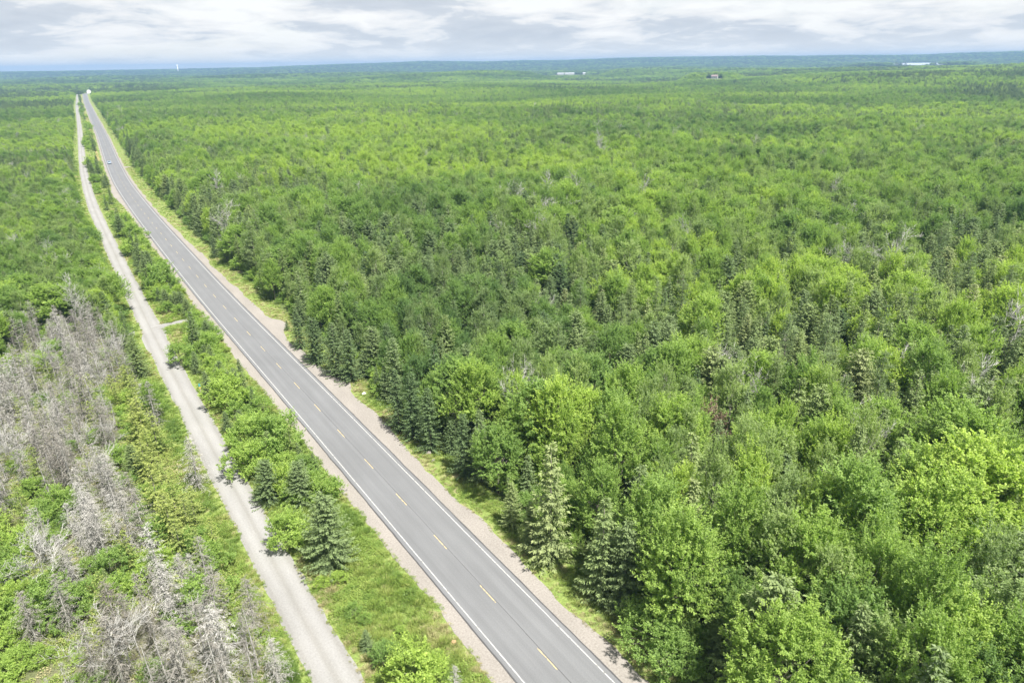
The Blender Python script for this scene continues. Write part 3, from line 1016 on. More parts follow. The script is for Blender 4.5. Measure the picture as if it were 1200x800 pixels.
tree_px('shrub', 226, 432, 2.6, 3, 1.0, .55, MED, 'low green bush below the tall narrow spruce')
tree_px('spruce', 176, 338, 9.4, 2, 1.25, .36, MED, 'tall dark spruce crowding the gravel track beyond the spur')
tree_px('spruce', 167, 322, 8.6, 1, 1.0, .42, MED, 'tall spruce behind the dark one at the track')
tree_px('shrub', 190, 340, 6.6, 1, .95, .50, MED, 'broad green leafy tree between tall spruce and paved road')
tree_px('spruce', 181, 350, 3.0, 1, 1.2, .30, MED, 'small round spruce in front of the tall track spruces')
tree_px('shrub', 205, 362, 2.6, 0, 1.0, .85, MED, 'low bright bush on open grass near the spur')
tree_px('shrub', 195, 352, 2.8, 1, 1.0, .7, MED, 'low spreading bush below the broad leafy tree')
tree_px('spruce', 158, 300, 7.4, 3, 1.0, .2, MED, 'dark ragged spruce midway along the strip')
tree_px('spruce', 431, 763, 2.6, 1, 1.2, .35, MED, 'tiny blue-green spruce on open grass of the strip')
tree_px('shrub', 452, 778, 2.4, 3, 1.1, .35, MED, 'low grey-green bush beside the tiny spruce')
tree_px('shrub', 486, 806, 4.2, 0, 1.0, .92, MED, 'yellow-green bush beside the grey young spruce near the road')
tree_px('shrub', 507, 800, 3.2, 2, 1.0, .88, MED, 'upright yellow-green bush touching the road verge grass')
tree_px('dead_spruce', 536, 832, 5.2, 1, .8, .8, MED, 'pale grey pointed young dead spruce near the road shoulder')
tree_px('shrub', 398, 683, 1.5, 3, 1.2, .9, MED, 'low bright thicket at the foot of the largest strip spruce')
tree_px('shrub', 378, 688, 1.2, 0, 1.2, .95, MED, 'ankle high bright green patch beside the gravel track')
tree_px('shrub', 415, 722, 1.6, 3, 1.0, .5, MED, 'small dull green bush among tall grass')
tree_px('shrub', 428, 730, 1.2, 0, 1.0, .6, MED, 'small round bush next to the dull green one')
tree_px('shrub', 470, 745, 1.0, 1, 1.0, .8, MED, 'tiny bright bush amid the strip grass')
for _ in range(160):      # further along the strip
    y = rng.uniform(170, 520) if rng.random() < .6 else rng.uniform(520, 1500)
    dt = off_road(np.interp(y, TRACK[:, 1], TRACK[:, 0]), y)
    o = rng.uniform(dt + 3.0, -6.8)
    x = np.interp(y, ROAD[:840, 1], ROAD[:840, 0]) + o * 1.16
    if vnoise(x, y, 26, 77) < 0.36:
        continue
    k = 'spruce' if rng.random() < .4 else 'shrub'
    tree(k, x, y, rng.uniform(3.5, 8.0) if k == 'spruce' else rng.uniform(2.2, 5.5), None, 1.05, rng.uniform(.15, .5) if k == 'spruce' else rng.uniform(.4, .9), MED)
for _ in range(125):       # bushes and young spruces closing the strip beyond the open grass
    y = rng.uniform(70, 172)
    dt = off_road(np.interp(y, TRACK[:, 1], TRACK[:, 0]), y)
    o = np.clip(rng.normal((dt + 3.4 - 6.4) / 2, 1.5), dt + 3.4, -6.6)
    x = np.interp(y, ROAD[:840, 1], ROAD[:840, 0]) + o * 1.2
    if min(np.hypot(x - q[0], y - q[1]) for q in (at(200, 380), at(190, 383), at(210, 378), at(236, 460), at(230, 466))) < 3.2:
        continue
    if rng.random() < .25:
        tree('spruce', x, y, rng.uniform(2.2, 5.0), int(rng.integers(2)), 1.1, rng.uniform(.2, .6), MED)
    else:
        tree('shrub', x, y, rng.uniform(1.4, 3.6), None, 1.05, rng.uniform(.45, .95), MED)
for _ in range(26):       # low bushes in the near strip grass
    y = rng.uniform(40, 170)
    dt = off_road(np.interp(y, TRACK[:, 1], TRACK[:, 0]), y)
    o = rng.uniform(dt + 2.9, -6.2)
    x = np.interp(y, ROAD[:840, 1], ROAD[:840, 0]) + o * 1.2
    tree('shrub', x, y, rng.uniform(.6, 1.3), None, 1.3, rng.uniform(.75, 1), MED)

# --- edge of the big forest along the road: picked out trees
EDGE = 'edge'
for (k, px, py, h, v, wf, t, lab) in (
        ('spruce', 645, 655, 14.5, 3, 1.0, .86, 'tall pale grey-green spruce at the forest edge beside the road'),
        ('spruce', 600, 618, 6.2, 1, 1.0, .80, 'bright yellowish young fir at the very edge of the forest'),
        ('spruce', 622, 640, 6.0, 1, 1.0, .74, 'second bright young fir below the tall pale spruce'),
        ('spruce', 468, 503, 9.8, 2, 1.1, .10, 'dark blue-green spruce nearest the white bag'),
        ('spruce', 486, 512, 10.2, 1, 1.0, .06, 'very dark spruce in the forest edge row by the boulders'),
        ('spruce', 505, 527, 9.6, 2, 1.2, .12, 'dark spruce ending the forest edge row by the boulders'),
        ('spruce', 545, 556, 9.0, 1, 1.0, .12, 'dark blunt spruce at the forest edge below bright maples'),
        ('spruce', 412, 446, 9.5, 1, 1.1, .18, 'dark spruce above the white bag at the forest edge'),
        ('spruce', 443, 458, 4.5, 2, 1.2, .30, 'small blue-green spruce tucked in the forest edge near the white bag'),
        ('spruce', 372, 425, 9.0, 0, .9, .14, 'full dark spruce at the forest edge by the shoulder lay-by'),
        ('spruce', 395, 440, 10.0, 1, 1.0, .22, 'dense spruce in the forest edge between lay-by and white bag'),
        ('spruce', 352, 408, 8.0, 2, 1.2, .16, 'slim dark spruce at the forest edge above the lay-by'),
        ('spruce', 337, 387, 2.2, 1, 1.3, .35, 'tiny round spruce on the verge beside the lay-by'),
        ('spruce', 253, 302, 6.5, 1, 1.1, .25, 'squat spruce on the verge in front of the far forest edge'),
        ('spruce', 705, 700, 12.0, 3, 1.0, .55, 'ragged tall fir hanging over the verge grass'),
        ('spruce', 730, 712, 10.5, 0, .8, .42, 'grey-green spruce half hidden beside ragged fir'),
        ('shrub', 770, 760, 4.6, 1, 1.0, .52, 'grey-green rounded bush at the forest edge near the road'),
        ('shrub', 788, 790, 4.4, 0, 1.0, .45, 'grey-green bush next to the rounded one at the forest edge'),
        ('shrub', 745, 735, 3.6, 3, 1.0, .50, 'low grey-green bush at the foot of the ragged fir'),
        ('broadleaf', 655, 560, 14.0, 1, .9, .98, 'tallest light yellow-green maple rising behind the forest edge'),
        ('broadleaf', 790, 745, 13.0, 5, .95, .72, 'big spiky green maple overhanging the forest edge bushes'),
        ('broadleaf', 905, 868, 12.5, 7, .95, .76, 'wide domed maple with dense even bright crown'),
        ('broadleaf', 560, 520, 12.5, 5, .95, .80, 'bright spreading maple above the dark blunt spruce'),
        ('broadleaf', 615, 545, 12.0, 1, .9, .88, 'bright maple beside the tallest light yellow-green one'),
        ('broadleaf', 1060, 470, 13.0, 7, 1.0, .62, 'broad domed mid green tree standing out of the forest'),
        ('broadleaf', 1100, 860, 12.5, 2, 1.1, .84, 'yellow-green fine leaved tree with feathery crown'),
        ('pine', 955, 470, 15.5, 0, .95, .30, 'dark layered pine rising from the broadleaf forest'),
        ('pine', 725, 430, 14.0, 1, .8, .45, 'layered pine among bright maples'),
        ('pine', 1008, 690, 13.0, 1, .8, .40, 'layered pine between feathery and domed trees'),
        ('pine', 700, 165, 17.0, 0, .7, .05, 'lone dark pine standing above the far forest'),
        ('spruce', 835, 560, 8.5, 1, 1.0, .35, 'grey-green spruce next to the reddish brown tree'),
        ('red_shrub', 825, 545, 8.8, 0, .55, .4, 'reddish brown dying leafy tree among green crowns'),
        ('snag', 1165, 455, 14.5, 1, .85, .5, 'forked white dead tree with bare twisted limbs'),
        ('snag', 985, 348, 13.0, 2, .7, .5, 'whitish bare tree with many upright twigs'),
        ('snag', 1035, 365, 13.5, 0, .8, .5, 'leaning bare grey tree beside the broad domed tree'),
        ('snag', 642, 285, 13.5, 2, 1.1, .5, 'cluster of bare grey trunks in mid forest'),
        ('snag', 870, 520, 11.0, 1, .6, .5, 'pale bare tree below the mid green crowns'),
        ('snag', 700, 205, 15.5, 0, .8, .5, 'bare white trunk near the lone dark pine'),
        ('snag', 595, 270, 13.5, 1, 1.0, .5, 'thin bare grey tree in bright young forest')):
    tree_px(k, px, py, h, v, wf, t, EDGE, lab)

for s0 in np.arange(20, 900, 2.6):      # young growth closing the forest wall
    i = int(np.searchsorted(RS, s0 + 80))
    if RP[i, 1] < 30 or rng.random() < .18:
        continue
    o = 9.6 + 3.2 * rng.random() + 1.4 * vnoise(s0, 0, 17, 71)
    c = RP[i] + RN[i] * o
    if np.hypot(c[0] - at(427, 460)[0], c[1] - at(427, 460)[1]) < 3.5:
        continue
    if rng.random() < .5:
        tree('spruce', c[0], c[1], rng.uniform(2.5, 7.0), None, 1.2, rng.uniform(.15, .75), 'forest')
    else:
        tree('shrub', c[0], c[1], rng.uniform(1.8, 4.2), None, 1.0, rng.uniform(.35, .9), 'forest')

# --- dead wood beside the track
DW = 'deadwood'
for (k, px, py, h, v, wf, t, lab) in (
        ('dead_spruce', 266, 798, 8.6, 3, 1.1, 1.0, 'bleached white dead spruce with dense drooping branches'),
        ('dead_spruce', 300, 742, 6.8, 3, 1.0, .35, 'brownish grey dead spruce leaning over the gravel track edge'),
        ('dead_spruce', 190, 690, 8.4, 1, 1.0, 1.0, 'thin white dead spruce beside yellow-green larches'),
        ('dead_spruce', 233, 572, 7.6, 3, 1.05, .75, 'pale dead spruce reaching its branches over the track'),
        ('dead_spruce', 205, 742, 8.0, 1, 1.0, .85, 'grey dead spruce behind the bleached white one'),
        ('larch', 205, 640, 7.5, 0, 1.15, .75, 'yellow-green larch beside the gravel track'),
        ('larch', 190, 608, 8.0, 1, 1.1, .85, 'wide feathery yellow-green larch among dead spruces'),
        ('larch', 216, 660, 6.0, 1, 1.1, .6, 'low feathery larch shading the track grass'),
        ('larch', 178, 545, 6.0, 0, 1.1, .7, 'small feathery larch in dead spruce stand'),
        ('shrub', 236, 722, 4.2, 1, 1.0, .55, 'rounded green bush between bleached spruces'),
        ('snag', 95, 395, 9.5, 0, .8, .5, 'bare white snag with stubby limbs by the faint spur'),
        ('snag', 150, 790, 8.0, 2, .9, .5, 'leaning bare white snag in the grey thicket'),
        ('snag', 62, 705, 8.0, 1, .9, .5, 'tangled bare grey snag in the dead wood')):
    tree_px(k, px, py, h, v, wf, t, DW, lab)
pxs = []
bx0, bx1, by0, by1 = DEAD[:, 0].min(), DEAD[:, 0].max(), DEAD[:, 1].min(), DEAD[:, 1].max()
sp = 2.15
for X in np.arange(bx0, bx1, sp):
    for Y in np.arange(by0, by1, sp):
        x, y = X + rng.uniform(-.9, .9), Y + rng.uniform(-.9, .9)
        if not in_poly(np.array([x]), np.array([y]), DEAD)[0] or off_track(x, y) > -4.0:
            continue
        px, py, _ = proj([x, y, 0])
        g_green = fnoise(x, y, 15, 51, 2)
        low = (px < 110 and py > 755) or py > 830
        u = rng.random()
        if low:
            if u < .62:
                tree('shrub', x, y, rng.uniform(1.0, 2.2), None, 1.25, rng.uniform(.6, 1), DW)
            elif u < .74:
                tree('dead_spruce', x, y, rng.uniform(2.5, 4.5), 2, 1.0, rng.uniform(.3, .9), DW)
            continue
        ot = off_track(x, y)
        if -10.5 < ot and 64 < y < 104 and u < .55:
            tree('larch' if u < .32 else 'shrub', x, y, rng.uniform(4.0, 7.0) if u < .32 else rng.uniform(1.2, 2.6), None, 1.3, rng.uniform(.5, 1), DW)
            continue
        if g_green > 0.655:
            if u < .55:
                tree('shrub', x, y, rng.uniform(2.0, 4.2), None, 1.0, rng.uniform(.45, .9), DW)
            elif u < .62:
                tree('larch', x, y, rng.uniform(3, 6), None, 1.0, rng.uniform(.3, .9), DW)
            elif u < .68:
                tree('spruce', x, y, rng.uniform(3, 6), None, 1.0, rng.uniform(.3, .7), DW)
        elif u < .64:
            tree('dead_spruce', x, y, rng.uniform(4.2, 8.8), None, rng.uniform(.8, 1.1), np.clip(.1 + .9 * fnoise(x, y, 9, 53, 2) + rng.normal() * .16, 0, 1), DW)
        elif u < .68:
            tree('snag', x, y, rng.uniform(4.5, 7.5), None, .8, .5, DW)
        elif u < .78:
            tree('larch', x, y, rng.uniform(3, 6), None, 1.0, rng.uniform(.3, .9), DW)
        elif u < .95:
            tree('shrub', x, y, rng.uniform(1.2, 2.6), None, 1.0, rng.uniform(.3, .8), DW)

# --- forest floor plan: places kept clear
CLEAR = []      # (x, y, r)
FAR_POS = {}


def far_at(px, rdist):
    d = _F + _R * (px - 600) / FPX + _U * (400 - 85) / FPX
    a = math.atan2(d[0], d[1])
    return rdist * math.sin(a), rdist * math.cos(a)


LAKE_C = far_at(1072, 4500)


def clear_ok(x, y):
    """not on road, track, dead wood, yards or lake"""
    ok = np.ones(len(x), bool)
    orr, ott = off_road(x, y), off_track(x, y)
    near = y < 1590
    edge = 9.7 + 2.4 * vnoise(x, y, 9, 61)
    ok &= ~(near & (orr < edge) & (ott > -(4.6 + 1.2 * vnoise(x, y, 7, 63))))
    # the bend past the crest
    for q in ROAD[840::8]:
        ok &= np.hypot(x - q[0], y - q[1]) > 9
    ok &= ~in_poly(x, y, DEAD)
    return ok


def species(x, y):
    """conifer share, stand height and tint from smooth fields"""
    con = fnoise(x, y, 70, 81, 3)
    tint = fnoise(x, y, 55, 83, 3)
    ht = fnoise(x, y, 90, 85, 2)
    return con, tint, ht


def place(x, y, base_sc, right):
    con, tn, ht = species(x, y)
    u = rng.random(len(x))
    r = np.hypot(x, y)
    edge = off_road(x, np.minimum(y, 1590))
    for i in range(len(x)):
        c = 0.13 + 0.70 * np.clip((con[i] - 0.46) * 3.0, 0, 1)
        if right[i] and edge[i] < 16 and y[i] < 900:
            c = max(c, .30)
        big = base_sc[i]
        area = 'forest' if right[i] else 'west'
        hh = (8.2 + 6.6 * ht[i]) if right[i] else (5.6 + 3.2 * ht[i])
        if u[i] < c:
            if rng.random() < .10:
                tree('pine', x[i], y[i], hh * rng.uniform(1.05, 1.35) * big, None, .8, rng.uniform(.1, .6), area)
            else:
                tree('spruce', x[i], y[i], hh * rng.uniform(.75, 1.15) * big, None, 1.0 if right[i] else 1.2, np.clip(.12 + tn[i] * .6 + rng.normal() * .22, 0, 1), area)
        elif u[i] > (.985 if right[i] else .97) and r[i] < 900:
            tree('snag' if rng.random() < .6 else 'dead_spruce', x[i], y[i], hh * rng.uniform(.75, 1.0), None, .8, rng.uniform(.2, .8), area)
        else:
            lo = sstep(9, 22, edge[i]) if right[i] else 1.0
            t = np.clip(0.64 + (tn[i] - .5) * 1.5 + (fnoise(x[i], y[i], 190, 89, 2) - .5) * .9 + rng.normal() * .17, 0, 1)
            tree('broadleaf', x[i], y[i], hh * (rng.uniform(.78, 1.2) if rng.random() < .66 else rng.uniform(.5, .8)) * (0.75 + .25 * lo) * big, None, (rng.uniform(.68, .95) if rng.random() < .80 else rng.uniform(1.0, 1.35)) * (1.0 if right[i] else 1.2), t, area)


def frustum(x, y, m=120, top=14):
    px, py, w = proj(np.stack([x, y, 0 * x], 1))
    px2, py2, w2 = proj(np.stack([x, y, 0 * x + top], 1))
    return (w > 1) & (px > -m) & (px < 1200 + m) & (np.minimum(py, py2) < 800 + m * 0.6)


def jgrid(x0, x1, y0, y1, s):
    gx_, gy_ = np.meshgrid(np.arange(x0, x1, s), np.arange(y0, y1, s * 0.9))
    gx_[1::2] += s / 2
    n = gx_.size
    return gx_.ravel() + rng.uniform(-.42, .42, n) * s, gy_.ravel() + rng.uniform(-.42, .42, n) * s


# near and middle forest
x, y = jgrid(-60, 760, 25, 820, 3.7)
k = frustum(x, y) & (off_road(x, y) > 4) & (np.hypot(x, y) < 800) & clear_ok(x, y)
x, y = x[k], y[k]
# keep room round the picked-out trees
fixed = np.array([(t['x'], t['y']) for t in TREES if t['area'] == EDGE])
k = np.array([np.min(np.hypot(fixed[:, 0] - a, fixed[:, 1] - b)) > 2.6 for a, b in zip(x, y)])
x, y = x[k], y[k]
place(x, y, np.ones(len(x)), np.ones(len(x), bool))
x, y = jgrid(-720, 20, 25, 820, 3.7)
k = frustum(x, y) & (off_road(x, y) > 4) & (np.hypot(x, y) < 800) & (x < -60) & clear_ok(x, y)
x, y = x[k], y[k]
k = np.array([np.min(np.hypot(fixed[:, 0] - a, fixed[:, 1] - b)) > 2.6 for a, b in zip(x, y)]) if len(x) else []
x, y = x[k], y[k]
place(x, y, np.ones(len(x)), np.ones(len(x), bool))
x, y = jgrid(-720, 20, 25, 820, 3.1)
k = frustum(x, y) & (off_track(x, y) < -3) & (np.hypot(x, y) < 800) & clear_ok(x, y)
place(x[k], y[k], np.ones(k.sum()), np.zeros(k.sum(), bool))

# far forest: spacing grows with distance, out to the hills
FAR_SITES = {'barns': far_at(668, 3300), 'house': far_at(838, 1750), 'tower': far_at(209, 6000), 'white_house': far_at(99, 1930)}
la, r_ = [], 780.0
while r_ < 8600:
    q = max(4.3, r_ * 0.0044)
    da = q / r_
    n = int(2 * R(46) / da)
    a = -R(46) + (np.arange(n) + rng.uniform(-.45, .45, n)) * da
    rj = r_ + rng.uniform(-.45, .45, n) * q
    la.append(np.stack([rj * np.sin(a), rj * np.cos(a), np.full(n, q)], 1))
    r_ += q
la = np.concatenate(la)
x, y, q = la.T
k = frustum(x, y, 60) & clear_ok(x, y)
la0 = math.atan2(*LAKE_C)
lu = (x - LAKE_C[0]) * math.cos(la0) - (y - LAKE_C[1]) * math.sin(la0)
lw = (x - LAKE_C[0]) * math.sin(la0) + (y - LAKE_C[1]) * math.cos(la0)
k &= ~(np.hypot(lu / 222, lw / 930) < 1)
hx, hy = FAR_SITES['barns']
k &= ~((np.abs(np.arctan2(x, y) - math.atan2(hx, hy)) < 0.022) & (np.hypot(x, y) > math.hypot(hx, hy) - 260) & (np.hypot(x, y) < math.hypot(hx, hy) + 30))
hx, hy = FAR_SITES['house']
k &= ~((np.abs(np.arctan2(x, y) - math.atan2(hx, hy)) < 0.012) & (np.hypot(x, y) > math.hypot(hx, hy) - 130) & (np.hypot(x, y) < math.hypot(hx, hy) + 14))
hx, hy = FAR_SITES['white_house']
k &= ~((np.hypot(x - hx, y - hy) < 16) | ((np.abs(np.arctan2(x, y) - math.atan2(hx, hy)) < 0.005) & (np.hypot(x, y) > math.hypot(hx, hy) - 300) & (np.hypot(x, y) < math.hypot(hx, hy))))
x, y, q = x[k], y[k], q[k]
FARX = dict(x=x, y=y, q=q)

# ------------------------------------------------------------------ turn plants into things (largest in view) and stuff (the rest)
COUNT = {'broadleaf': 300, 'shrub': 290, 'spruce': 290, 'larch': 120, 'pine': 80, 'dead_spruce': 290, 'snag': 120, 'red_shrub': 5}
NAMES = {'broadleaf': 'broadleaf_tree', 'shrub': 'shrub', 'spruce': 'spruce_tree', 'larch': 'larch_tree', 'pine': 'pine_tree', 'dead_spruce': 'dead_spruce', 'snag': 'bare_snag', 'red_shrub': 'brown_leaved_tree'}
CATS = {'broadleaf': 'tree', 'shrub': 'shrub', 'spruce': 'spruce tree', 'larch': 'larch tree', 'pine': 'pine tree', 'dead_spruce': 'dead tree', 'snag': 'dead tree', 'red_shrub': 'tree'}
AREAW = {'median': 'in the strip between paved road and gravel track', 'edge': 'in the big forest across the paved road', 'forest': 'in the big forest across the paved road',
         'west': 'in the low woods behind the gravel track', 'deadwood': 'in the grey dead wood beside the gravel track'}
TINTW = {'broadleaf': ('dark green', 'mid green', 'bright green', 'light yellow-green'), 'shrub': ('dark green', 'mid green', 'bright green', 'yellow-green'),
         'spruce': ('dark blue-green', 'blue-green', 'grey-green', 'pale yellowish'), 'larch': ('green', 'green', 'yellow-green', 'yellow-green'), 'pine': ('dark green', 'dark green', 'grey-green', 'grey-green'),
         'dead_spruce': ('brownish', 'grey-brown', 'pale grey', 'bleached white'), 'snag': ('whitish grey',) * 4}
SHAPEW = {'broadleaf': ('oval spiky crown', 'wide spiky crown', 'upright crown', 'narrow crown', 'rounded fine crown', 'shaggy crown', 'columnar crown', 'wide domed crown'),
          'shrub': ('rounded', 'spreading', 'upright', 'fine leaved'), 'spruce': ('broad based', 'conical', 'narrow', 'ragged'), 'larch': ('feathery', 'wide feathery'), 'pine': ('layered', 'wide layered'),
          'dead_spruce': ('bushy', 'thin', 'sparse', 'drooping'), 'snag': ('few limbed', 'forked', 'twisted')}


LANDMARKS = [(at(388, 662), 'the largest strip spruce'), (at(236, 461), 'the trail marker post'), (at(427, 462), 'the white litter bag'), (at(645, 655), 'the tall pale edge spruce'),
             (at(200, 380), 'the gravel spur'), (at(495, 525), 'the roadside boulders'), (at(955, 470), 'the dark layered pine'), (at(1060, 470), 'the broad domed tree'), (at(825, 545), 'the reddish brown tree'),
             (at(1165, 455), 'the forked white snag'), (at(905, 868), 'the wide domed maple'), (at(655, 560), 'the tallest yellow-green maple'), (at(266, 798), 'the bleached white spruce'), (at(1100, 860), 'the feathery crowned tree'),
             (at(233, 572), 'the dead spruce reaching over the track'), (at(95, 395), 'the white snag by the spur'), (at(62, 705), 'the tangled grey snag'), (at(486, 806), 'the grey young spruce'), (at(705, 700), 'the ragged tall fir'),
             (at(560, 520), 'the bright spreading maple'), (at(1008, 690), 'the pine between two domed trees'), (at(345, 395), 'the shoulder lay-by'), (at(190, 608), 'the wide feathery larch'), (at(150, 790), 'the leaning white snag')]


def where(t):
    d = [math.hypot(t['x'] - q[0], t['y'] - q[1]) for q, _ in LANDMARKS]
    k = int(np.argmin(d))
    if d[k] < 24:
        return 'near ' + LANDMARKS[k][1]
    if t['area'] in ('forest', 'edge'):
        o = float(off_road(t['x'], t['y']))
        return 'at the road edge of the big forest' if o < 17 else ('deep in the big forest' if o > 60 else 'in the front of the big forest')
    return AREAW[t['area']]


def text(t):
    k = t['kind']
    tw = TINTW[k][min(3, int(t['tint'] * 4))]
    sw = SHAPEW[k][t['v']]
    f = t['h'] / PROTO[k][0][2]
    sz = 'very tall' if f > 1.25 else ('tall' if f > 0.95 else ('medium' if f > .65 else 'small'))
    a = where(t)
    if k == 'snag':
        return f'{sz} {sw} bare whitish dead tree {a}'
    if k == 'broadleaf':
        return f'{sz} {tw} tree with {sw} {a}'
    noun = {'shrub': 'leafy bush', 'spruce': 'spruce', 'larch': 'larch', 'pine': 'pine', 'dead_spruce': 'dead spruce'}[k]
    return ' '.join(f'{sz} {tw} {sw} {noun} {a}'.split()[:16])


def matrices(t):
    tr, cr, H, W = PROTO[t['kind']][t['v']]
    s = t['h'] / H
    return s * t['wf'], s


for t in TREES:
    t['z'] = float(height(t['x'], t['y']))
    P0, P1 = proj([t['x'], t['y'], t['z']]), proj([t['x'], t['y'], t['z'] + t['h']])
    H, W = PROTO[t['kind']][t['v']][2:]
    wpx = FPX * W * t['h'] / H * t['wf'] / max(P1[2], 1)
    inx = max(P0[0], P1[0]) + wpx / 2 > 4 and min(P0[0], P1[0]) - wpx / 2 < 1196
    iny = P1[1] < 790 and P0[1] > 60
    t['size'] = wpx * max(abs(P0[1] - P1[1]), wpx * .6) if (inx and iny) else 0
    if t['label'] and t['size'] > 0:
        t['size'] += 1e6

SOLO, REST = [], []
for kind in COUNT:
    L = sorted([t for t in TREES if t['kind'] == kind], key=lambda t: -t['size'])
    n = COUNT[kind]
    SOLO += [t for t in L[:n] if t['size'] > 0]
    REST += [t for t in L[:n] if t['size'] <= 0] + L[n:]

for t in SOLO:
    tr, cr, H, W = PROTO[t['kind']][t['v']]
    sw, sh = matrices(t)
    root = bpy.data.objects.new(NAMES[t['kind']], None)
    root.empty_display_size = 0.3
    COL.objects.link(root)
    root.location = (t['x'], t['y'], t['z'])
    root.rotation_euler = (0, 0, t['rot'])
    root.scale = (sw, sw, sh)
    root['label'] = t['label'] or text(t)
    root['category'] = CATS[t['kind']]
    root['group'] = {'broadleaf': 'broadleaf trees', 'shrub': 'bushes', 'spruce': 'spruces and firs', 'larch': 'larches', 'pine': 'pines', 'dead_spruce': 'dead spruces', 'snag': 'bare snags', 'red_shrub': 'browned trees'}[t['kind']] + ' ' + (AREAW[t['area']] if t['label'] else where(t))
    if tr is not None:
        obj(tr.name.split('.')[0] if tr.name.startswith('stem') else 'trunk', tr, root)
    if t['kind'] == 'snag':
        obj('trunk', cr, root)
    else:
        obj('bare_branches' if t['kind'] == 'dead_spruce' else ('foliage' if t['kind'] == 'shrub' else 'crown'), cr, root, tint=t['tint'])


# geometry-node scatter for everything nobody could count
def proto_collection(name, meshes):
    c = bpy.data.collections.new(name)
    for i, me in enumerate(meshes):
        o = bpy.data.objects.new(f'{name}_{i:03d}', me)
        c.objects.link(o)
    return c


def scatter(name, pts, variant, rot, scl, tint, coll, label):
    me = bpy.data.meshes.new(name)
    n = len(pts)
    me.vertices.add(n)
    me.vertices.foreach_set('co', np.asarray(pts, np.float32).ravel())
    for nm, ty, val, key in (('variant', 'INT', np.asarray(variant, np.int32), 'value'), ('tint', 'FLOAT', np.asarray(tint, np.float32), 'value'),
                             ('rotv', 'FLOAT_VECTOR', np.asarray(rot, np.float32).ravel(), 'vector'), ('sclv', 'FLOAT_VECTOR', np.asarray(scl, np.float32).ravel(), 'vector')):
        a = me.attributes.new(nm, ty, 'POINT')
        a.data.foreach_set(key, val)
    o = obj(name, me, kind='stuff', label=label)
    ng = bpy.data.node_groups.new(name + '_scatter', 'GeometryNodeTree')
    ng.interface.new_socket('Geometry', in_out='INPUT', socket_type='NodeSocketGeometry')
    ng.interface.new_socket('Geometry', in_out='OUTPUT', socket_type='NodeSocketGeometry')
    gi, go = ng.nodes.new('NodeGroupInput'), ng.nodes.new('NodeGroupOutput')
    ci = ng.nodes.new('GeometryNodeCollectionInfo')
    ci.inputs['Collection'].default_value = coll
    ci.inputs['Separate Children'].default_value = True
    ci.inputs['Reset Children'].default_value = True
    iop = ng.nodes.new('GeometryNodeInstanceOnPoints')
    iop.inputs['Pick Instance'].default_value = True

    def named(nm, ty):
        q = ng.nodes.new('GeometryNodeInputNamedAttribute')
        q.data_type = ty
        q.inputs['Name'].default_value = nm
        return q.outputs['Attribute']
    e2r = ng.nodes.new('FunctionNodeEulerToRotation')
    lk = ng.links.new
    lk(gi.outputs[0], iop.inputs['Points'])
    lk(ci.outputs[0], iop.inputs['Instance'])
    lk(named('variant', 'INT'), iop.inputs['Instance Index'])
    lk(named('rotv', 'FLOAT_VECTOR'), e2r.inputs[0])
    lk(e2r.outputs[0], iop.inputs['Rotation'])
    lk(named('sclv', 'FLOAT_VECTOR'), iop.inputs['Scale'])
    lk(iop.outputs[0], go.inputs[0])
    md = o.modifiers.new('scatter', 'NODES')
    md.node_group = ng
    return o


meshes, KEY = [], {}
for kind, L in PROTO.items():
    for v, (tr, cr, H, W) in enumerate(L):
        KEY[(kind, v, 0)] = len(meshes)
        meshes.append(cr)
        if tr is not None:
            KEY[(kind, v, 1)] = len(meshes)
            meshes.append(tr)
TCOL = proto_collection('plant', meshes)
pts, var, rot, scl, tin = [], [], [], [], []
for t in REST:
    sw, sh = matrices(t)
    for part in (0, 1):
        kk = KEY.get((t['kind'], t['v'], part))
        if kk is None or (part == 1 and math.hypot(t['x'], t['y']) > 300):
            continue
        pts.append((t['x'], t['y'], t['z'])); var.append(kk); rot.append((0, 0, t['rot'])); scl.append((sw, sw, sh)); tin.append(t['tint'])
# far trees, vectorised
x, y, q = FARX['x'], FARX['y'], FARX['q']
n = len(x)
con = fnoise(x, y, 160 + 0 * x, 81, 4) * .5 + .5 * fnoise(x, y, 620, 87, 3)
tn = fnoise(x, y, 140, 83, 4)
ht = fnoise(x, y, 260, 85, 3)
hz = height(x, y)
r_ = np.hypot(x, y)
pc = 0.10 + 0.85 * np.clip((con - 0.48) * 9.0, 0, 1)
pc = pc + (0.72 - pc) * sstep(1700, 3600, r_) * 0.8
isc = rng.random(n) < pc
isp = isc & (rng.random(n) < 0.08)
h = (8.6 + 4.5 * ht) * rng.uniform(.78, 1.2, n)
h = np.where((off_road(x, np.minimum(y, 1590)) < 0), h * 0.85, h) * np.where(isp, 1.3, 1)
vb = np.array([KEY[('broadleaf', v, 0)] for v in range(8)])[rng.integers(8, size=n)]
vs = np.array([KEY[('spruce', v, 0)] for v in range(4)])[rng.integers(4, size=n)]
vp = np.array([KEY[('pine', v, 0)] for v in range(2)])[rng.integers(2, size=n)]
vv = np.where(isp, vp, np.where(isc, vs, vb))
s = h / np.where(isp, 14, np.where(isc, 9, 12))
wsc = s * np.clip(q / 5.0, .82, 3.2)
tt = np.clip(np.where(isc, (tn * .42) * (1 - .7 * sstep(1500, 3600, r_)) + rng.normal(size=n) * .16, .54 - .22 * sstep(1700, 3600, r_) + (tn - .5) * 1.7 + rng.normal(size=n) * .15), 0, 1)
P = np.concatenate([np.array(pts), np.stack([x, y, hz - 0.2], 1)])
